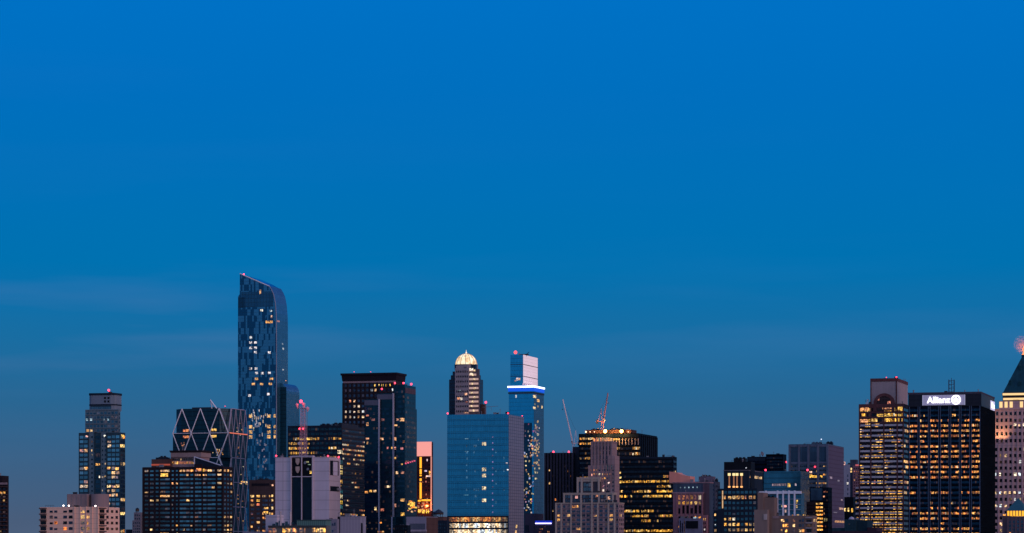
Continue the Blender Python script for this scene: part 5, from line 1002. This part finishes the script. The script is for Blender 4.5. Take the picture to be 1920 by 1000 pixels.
def text(s, x0, x1, z0, z1, y, parent, name):
    cu = bpy.data.curves.new(name, 'FONT'); cu.body = s; cu.size = 1; cu.extrude = .02; cu.offset = .014; to = bpy.data.objects.new('tmp', cu); C.objects.link(to)
    bpy.context.view_layer.update(); me = bpy.data.meshes.new_from_object(to.evaluated_get(bpy.context.evaluated_depsgraph_get())); bpy.data.objects.remove(to)
    xs = [v.co.x for v in me.vertices]; ys = [v.co.y for v in me.vertices]; sx = (x1-x0)/(max(xs)-min(xs)); sz = (z1-z0)/(max(ys)-min(ys)); mx, my = min(xs), min(ys)
    for v in me.vertices: v.co = Vector((x0+(v.co.x-mx)*sx, y-v.co.z*12, z0+(v.co.y-my)*sz))
    me.materials.clear(); me.materials.append(SG); o = bpy.data.objects.new(name, me); C.objects.link(o); o.parent = parent; return o
text('Allianz', b.lx(1738.6), b.lx(1782), b.z(755), b.z(743.2), -1.2, sg, 'sign_word')
xe, ze = b.lx(1792.8), b.z(749.3); re = (b.lx(1801.6)-b.lx(1784))/2; bb = MB()
for k in range(28):
    t0, t1 = 2*math.pi*k/28, 2*math.pi*(k+1)/28; bb.xprism([(xe+r_*math.cos(t), ze+r_*math.sin(t)) for r_, t in ((re,t0),(re,t1),(re*.74,t1),(re*.74,t0))], -1.45, -.85)
# three uprights of the emblem, the middle one with a beaked head
hh = re*.50; bb.box(xe-re*.13, xe+re*.13, -1.4, -.9, ze-hh, ze+hh*.95); bb.xprism([(xe+re*.13,ze+hh*.95),(xe-re*.13,ze+hh*.95),(xe-re*.30,ze+hh*.7),(xe-re*.30,ze+hh*.5),(xe-re*.13,ze+hh*.55)][::-1], -1.4, -.9)
for sd in (-1, 1):
    q = [(xe+sd*re*.22, ze-hh*.75), (xe+sd*re*.46, ze-hh*.55), (xe+sd*re*.46, ze+hh*.35), (xe+sd*re*.34, ze+hh*.62), (xe+sd*re*.22, ze+hh*.3)]
    bb.xprism(q if sd > 0 else q[::-1], -1.4, -.9)
b.add(bb, 'emblem', SG, sg)
fc, a0, a1 = b.span(m, 'R', 1856.5, 1863.5); z0, z1 = b.z(764), b.z(750)
s2 = b.add(MB().on(fc, a0, a1, -.2, .7, b.z(761), b.z(744)), 'side_sign', mat_emit('side_sign_glow', (.7,.65,.95), .8, (.3,.3,.4,1)), m.o)
tx = text('Allianz', 0, (a1-a0)*.8, b.z(757.5), b.z(747), 0, s2, 'sign_word')
for v in tx.data.vertices: xx, yy = v.co.x, v.co.y; v.co.x = m.x1+.72-yy*.5; v.co.y = m.y+a0+(a1-a0)*.1+xx
# roof antenna frame
bb = MB(); y = 10; xa, xb = b.lx(1778.6, y), b.lx(1788.6, y); zt = b.z(712, xa, y); z0 = m.z1-1
for x in (xa, xb):
    for yy in (y, y+3): bb.tube((x,yy,z0), (x,yy,zt), .2)
for k in range(4): z = z0+(zt-z0)*(k+.7)/4; bb.tube((xa,y,z), (xb,y,z), .12); bb.tube((xa,y+3,z), (xb,y+3,z), .12); bb.tube((xa,y,z), (xb,y,z-2.2), .1); bb.tube((xb,y,z), (xb,y+3,z), .1)
bb.tube(((xa+xb)/2,y+1.5,z0), ((xa+xb)/2,y+1.5,zt+1.2), .22); b.add(bb, 'antenna', mat_stone('antenna_blue', (.05,.08,.13,1)))
b.unit(m, 1740, 1765, 1.2)

# ---- stone tower with lit loggia and green pyramid
b = B('pyramid_roof_tower', 'pinkish stone tower with lit colonnade and dark green pyramid roof, at the right edge', 'skyscraper', 2400, 1862.5, 1972, 1990)
ST = mat_stone('rose_stone', (.52,.33,.34,1), .12, course=5); m = b.mass(1862.5, 1972, 832, ST, ps=1990)
b.grid(m, 'F', 1863.5, 1971, 836, 1024, 12, 16, .46, .5, .18, rr=1, pal='white', tint=(.02,.045,.07), rows={3:.15,4:.5,7:.75,9:.5})
b.spots(m, 'F', [(1866,889,4,6), (1874.5,889,4.6,6), (1903.5,889,5,6), (1911.5,889,5,6), (1866,948,3.4,5), (1875.5,948,5,5.5)]+[(1866+k*9.1,923.5,4,4.5) for k in range(6)], 'white', 1.3)
m2 = b.mass(1864.5, 1969, 765.5, ST, dy=2.5, ps=1986, name='upper_shaft'); b.grid(m2, 'F', 1865.5, 1968, 768, 832, 12, 5, .46, .5, .08, pal='white', tint=(.02,.045,.07)); b.piers(m2, 'F', 1865.5, 1968, 766, 832, 12, 1.0, ST, .5); b.piers(m, 'F', 1863.5, 1971, 832, 1100, 12, 1.1, ST, .5)
b.spots(m2, 'F', [(1903,796,5,5,(1,.75,.5)), (1911,797,4,4,(1,.6,.35)), (1919,796,4,5)], 'white', 1.3)
b.cornice(m2, 1.2, .6, ST); b.grid(m, 'R', 1973, 1989, 836, 1024, 4, 16, .4, .5, .1, tint=(.02,.04,.06))
m3 = b.mass(1873, 1961, 751, ST, dy=6, ps=1978, name='loggia'); LG2 = mat_emit('loggia_glow', (1,.66,.26), 1.0, (.4,.3,.2,1))
for k in range(9):
    if k in (3,): continue
    b.slab(m3, 'F', 1874+k*9.6, 1879.6+k*9.6, 752.5, 763.5, LG2, name='lit_arch', n1=.3)
m4 = b.mass(1880, 1954, 742, mat_stone('drum_dark', (.05,.04,.05,1)), dy=9, depth=36, name='drum'); b.slab(m4, 'F', 1881, 1953, 745.5, 749.5, LG2, name='lit_course', n1=.3)
m5 = b.mass(1879, 1956, 735.5, mat_stone('drum_dark', (.05,.04,.05,1)), dy=8, depth=38, name='gallery', bot=741, parapet=0); b.slab(m5, 'F', 1880, 1955, 736.5, 740.5, LG2, name='lit_course', n1=.3)
x0, x1 = b.lx(1880.5, 8.5), b.lx(1954, 8.5); y0, y1 = 8.5, 45.; cx, cy = (x0+x1)/2, (y0+y1)/2; zt = b.z(664, cx, cy); zb0 = m5.z1
CU = mat_stone('green_copper', (.006,.05,.075,1), .3, .5); bb = MB(); q = .07
bb.prism([(x0,y0),(x1,y0),(x1,y1),(x0,y1)], zb0, zt, [(cx+(x-cx)*q, cy+(yy-cy)*q) for x, yy in ((x0,y0),(x1,y0),(x1,y1),(x0,y1))]); rf = b.add(bb, 'pyramid_roof', CU)
bb = MB()
for px, py in ((1911.5,720), (1894,718), (1913,690), (1932,720)):
    f = (b.z(py,cx,y0)-zb0)/(zt-zb0); yy = y0+(cy-y0)*f*(1-q); x = b.lx(px, yy); z = b.z(py, x, yy); bb.box(x-1.1, x+1.1, yy-1.2, yy+2, z-1.6, z+1.3); bb.prism([(x-1.3,yy-1.4),(x+1.3,yy-1.4),(x+1.3,yy+2),(x-1.3,yy+2)], z+1.3, z+2.6, [(x-.1,yy-1.2),(x+.1,yy-1.2),(x+.1,yy+2),(x-.1,yy+2)])
b.add(bb, 'dormer', CU, rf)
f = .3; yy = y0+(cy-y0)*f*(1-q); x = b.lx(1911.5, yy); zz_ = b.z(719, x, yy); l = bpy.data.lights.new('roof_flood', 'SPOT'); l.energy = 9000; l.color = (1,.75,.45); l.spot_size = math.radians(20); l.shadow_soft_size = .2; lo = bpy.data.objects.new('roof_floodlight', l); C.objects.link(lo); lo.parent = b.r; lo.location = (x, yy-3.5, zz_+1); lo.rotation_euler = Vector((0, .34, 1)).to_track_quat('-Z', 'Y').to_euler()
bb = MB(); bb.lathe(cx, cy, [(2.7, zt-.6), (2.7, zt), (1.9, zt+.1), (1.9, zt+4), (2.4, zt+4.3), (1.2, zt+6.5), (.15, zt+9)], 10); ln = b.add(bb, 'lantern', mat_emit('lantern_gold', (1,.30,.06), 1.4, (.5,.35,.2,1)), rf); b.add(MB().lathe(cx, cy, [(2.9, zt-2.5), (2.9, zt-.7)], 10), 'lantern_base', CU, rf)
# warm floodlights washing the corner of the upper shaft from the ledge
for px in (1868, 1876, 1884):
    x = b.lx(px, 0); l = bpy.data.lights.new('ledge_flood', 'SPOT'); l.energy = 9000; l.color = (1,.55,.2); l.spot_size = math.radians(70); l.spot_blend = .6; l.shadow_soft_size = .3
    lo = bpy.data.objects.new('ledge_floodlight', l); C.objects.link(lo); lo.parent = b.r; lo.location = (x, -3.5, m.z1-1); lo.rotation_euler = Vector((0, .30, 1)).to_track_quat('-Z', 'Y').to_euler()

# ---- small tower with teal pyramid and yellow eaves
b = B('small_pyramid_building', 'small dark tower with teal pyramid roof over glowing yellow eaves, lower right corner', 'building', 2100, 1887, 1921, 1931)
m = b.mass(1889, 1920, 969, mat_stone('dusk_stone', (.12,.09,.12,1), .15), ps=1929); b.grid(m, 'F', 1890, 1920, 975, 1004, 4, 4, .45, .6, .05, tint=(.05,.10,.16)); b.piers(m, 'F', 1889.5, 1919.5, 968, 1100, 4, .8, mat_stone('dusk_stone', (.12,.09,.12,1)), .5)
m2 = b.mass(1888, 1921, 958, mat_emit('eaves_glow', (1,.45,.02), 1.25, (.4,.25,.1,1)), dy=-.4, ps=1930.5, name='lit_eaves', bot=967, parapet=0, roof=False)
b.piers(m2, 'F', 1888, 1921, 958, 967.5, 6, .5, mat_stone('dusk_stone', (.12,.09,.12,1)), .7, 'bracket')
x0, x1, y0, y1 = m2.x0-.6, m2.x1+.6, -1, m2.T+.2; cx, cy = (x0+x1)/2, (y0+y1)/2; bb = MB(); bb.prism([(x0,y0),(x1,y0),(x1,y1),(x0,y1)], m2.z1+.02, b.z(934, cx, cy), [(cx-.1,cy-.1),(cx+.1,cy-.1),(cx+.1,cy+.1),(cx-.1,cy+.1)]); b.add(bb, 'pyramid_roof', mat_stone('teal_roof', (.03,.11,.14,1), .1)); b.add(MB().tube((cx,cy,b.z(935,cx,cy)), (cx,cy,b.z(930,cx,cy)), .15), 'finial', STEEL)
m9 = b.mass(1880, 1889, 966, mat_stone('dusk_stone', (.12,.09,.12,1)), dy=3, depth=10, name='side_turret'); b.spots(m9, 'F', [(1883,965.5,5,3,(1,.42,.08))], st=1.2)

# ---- low buildings along the foot of the picture
b = B('lit_ribbon_building', 'low building with a ribbon of glowing orange windows and green roof housing', 'low building', 1500, 497, 612, 620)
m = b.mass(503, 612, 985.5, mat_stone('olive_wall', (.13,.13,.13,1), .1), ps=620, parapet=.5); b.grid(m, 'F', 503, 518.5, 989.5, 999, 8, 1, .92, .85, 1, rows={0:1}, rr=0, pal='amber', st=.4)
b.grid(m, 'F', 530, 545, 989.5, 999, 8, 1, .95, .85, 1, rows={0:1}, rr=0, pal='yellow', st=1.2); b.grid(m, 'F', 545, 557, 989.5, 999, 6, 1, .95, .85, 1, rows={0:1}, rr=0, pal='amber', st=1.2); b.grid(m, 'F', 561, 573, 989.5, 999, 6, 1, .95, .85, 1, rows={0:1}, rr=0, pal='amber', st=.4); b.grid(m, 'F', 585, 611, 989.5, 999, 14, 1, .95, .85, 1, rows={0:1}, rr=0, pal='yellow', st=1.3)
b.slab(m, 'F', 503, 612, 985.4, 988, mat_stone('dark_ledge', (.06,.07,.08,1)), name='ledge', n1=.6)
m2 = b.mass(556.7, 611, 975, mat_panel('green_louvre', (.10,.20,.18,1), (.12,.23,.21,1), (.06,.12,.12,1), 1.1, 9, .3, .03, .5, .1, 0), dy=4, depth=8, name='roof_housing'); b.cornice(m2, .5, .2, mat_stone('green_edge', (.05,.10,.10,1)))
m3 = b.mass(498, 519, 965.8, CONC, dy=8, depth=10, name='plain_block'); bb = MB()
for px, py, r in ((526,961,.5), (544.5,962,.55)): x = b.lx(px, 3); bb.tube((x,3,m.z1-1), (x,3,b.z(py,x,3)), r, 10); bb.tube((x,3,b.z(py,x,3)), (x,3,b.z(py,x,3)+.5), r*1.3, 10)
b.add(bb, 'flue', mat_stone('flue_steel', (.5,.42,.46,1), .1, .4, metal=.3)); bb = MB()
for k in range(7): x = b.lx(512+k*6, 5); bb.box(x-.5, x+.5, 5, 6.5, m.z1-.8, m.z1+1+(k*37%5)*.4); 
b.add(bb, 'rooftop_duct', mat_stone('teal_duct', (.04,.10,.13,1))); b.unit(m, 540, 552, 2)
m5 = b.mass(455, 502, 997, mat_stone('lilac_low', (.2,.2,.27,1)), dy=2, depth=10, name='low_annex')
b = B('grey_annex', 'small grey building with blue windows beside the green roof housing', 'low building', 1600, 611, 632, 636)
m = b.mass(611.5, 632, 973.5, mat_stone('annex_wall', (.22,.20,.26,1), .1), ps=636); b.grid(m, 'F', 613.5, 630, 977, 1001, 4, 2, .6, .5, .0, tint=(.08,.10,.18)); b.spots(m, 'F', [(615,993,3,4,(.7,.3,.35))], st=.6); b.unit(m, 615, 622, 1.2)
b = B('corrugated_building', 'windowless corrugated pale building at the foot of the office block', 'low building', 1650, 632, 675.5, 686)
m = b.mass(633, 637.5, 969, BKM, depth=20); m2 = b.mass(637.6, 675.5, 968.5, mat_panel('corrugated', (.36,.31,.38,1), (.40,.34,.41,1), (.22,.19,.25,1), .9, 30, .3, .01, .6, 0, 0), dy=-.5, ps=686, name='corrugated_wall'); b.slab(m2, 'R', 675.8, 686, 969.5, 1039, mat_stone('lilac_side', (.26,.25,.33,1)), name='side_wall', n1=.06); b.slab(m2, 'R', 676.5, 679.5, 981, 1000, BKM, name='louvre', n1=.2); b.cornice(m2, .4, .2, mat_stone('lilac_side', (.26,.25,.33,1)))
b.unit(m2, 645, 664, 1.2, mat_stone('white_unit', (.5,.5,.62,1)), fans=3); x = b.lx(634.5, 4); bb = MB(); bb.tube((x,4,m.z1-1), (x,4,m.z1+2), .12); bb.tube((x,4,m.z1+2), (x+1.2,4,m.z1+2.6), .12); b.add(bb, 'roof_davit', STEEL)
b = B('low_maroon_block', 'low dark maroon block at the foot of the black and rose towers, right', 'low building', 1650, 738, 764, 770)
m = b.mass(740, 764, 985, BKM, ps=770); b.grid(m, 'F', 741, 763, 988, 1001, 5, 2, .5, .5, .1, tint=(.02,.04,.06)); b.unit(m, 745, 755, 1)
b.r['label'] = 'small low black block at the foot of the stepped glass tower'
# ---- steam over the roof, made to glow by an added lamp
def steam(label, p, rx, rz, lean, dens, e):
    bb = MB(); bb.box(-rx*1.1+lean, rx*1.1+lean, -rx*1.1, rx*1.1, 0, 2*rz)
    mt, t, pr = principled('steam_'+str(int(rx*10))); mt.cycles.volume_step_rate = .2; t.n.remove(pr); pv = t.new('ShaderNodeVolumePrincipled'); t.l.new(pv.outputs[0], t.n['Material Output'].inputs['Volume'])
    tc = t.new('ShaderNodeTexCoord'); nz = t.new('ShaderNodeTexNoise'); nz.inputs['Scale'].default_value = 1.1/rx; nz.inputs['Detail'].default_value = 3; t.l.new(tc.outputs['Object'], nz.inputs['Vector'])
    ln = t.new('ShaderNodeVectorMath', operation='LENGTH'); mp = t.new('ShaderNodeMapping'); mp.vector_type = 'POINT'; mp.inputs['Scale'].default_value = (1/rx, 1/rx, 1/rz); mp.inputs['Location'].default_value = (-lean/rx, 0, -.85); t.l.new(tc.outputs['Object'], mp.inputs[0]); t.l.new(mp.outputs[0], ln.inputs[0])
    f = t.m('MULTIPLY', t.m('ADD', t.m('MULTIPLY', nz.outputs[0], .35), .0), t.m('SUBTRACT', .95, ln.outputs['Value'], clamp=True))
    t.set(pv.inputs['Density'], t.m('MULTIPLY', f, dens)); pv.inputs['Color'].default_value = (.95,.85,.85,1)
    o = bb.build('steam', mt); o.location = p; tag(o, label, 'steam'); o['kind'] = 'stuff'
    l = bpy.data.lights.new('steam_added_light', 'SPOT'); l.energy = e; l.color = (1,.22,.08); l.spot_size = math.radians(60); l.spot_blend = 1; l.shadow_soft_size = 1  # added lamp without a fitting, placed only to light the steam
    lo = bpy.data.objects.new('steam_floodlight', l); C.objects.link(lo); lo.location = (p[0]+3, p[1]-13, p[2]-7); lo.rotation_euler = Vector((-.25, .8, .9)).to_track_quat('-Z', 'Y').to_euler(); return o
Y = 2418; steam('pinkish steam glowing at the tip of the pyramid roof', ((1918-960)/F*Y, Y-3, ZC+(YH-664)*Y/F), 9, 9, -.5, .8, 60000)
for q in BL: q.finish()
print('WINS', sum(len(q.wins) for q in BL), [(q.r.name, len(q.wins), getattr(q, 'nvis', 0)) for q in BL])
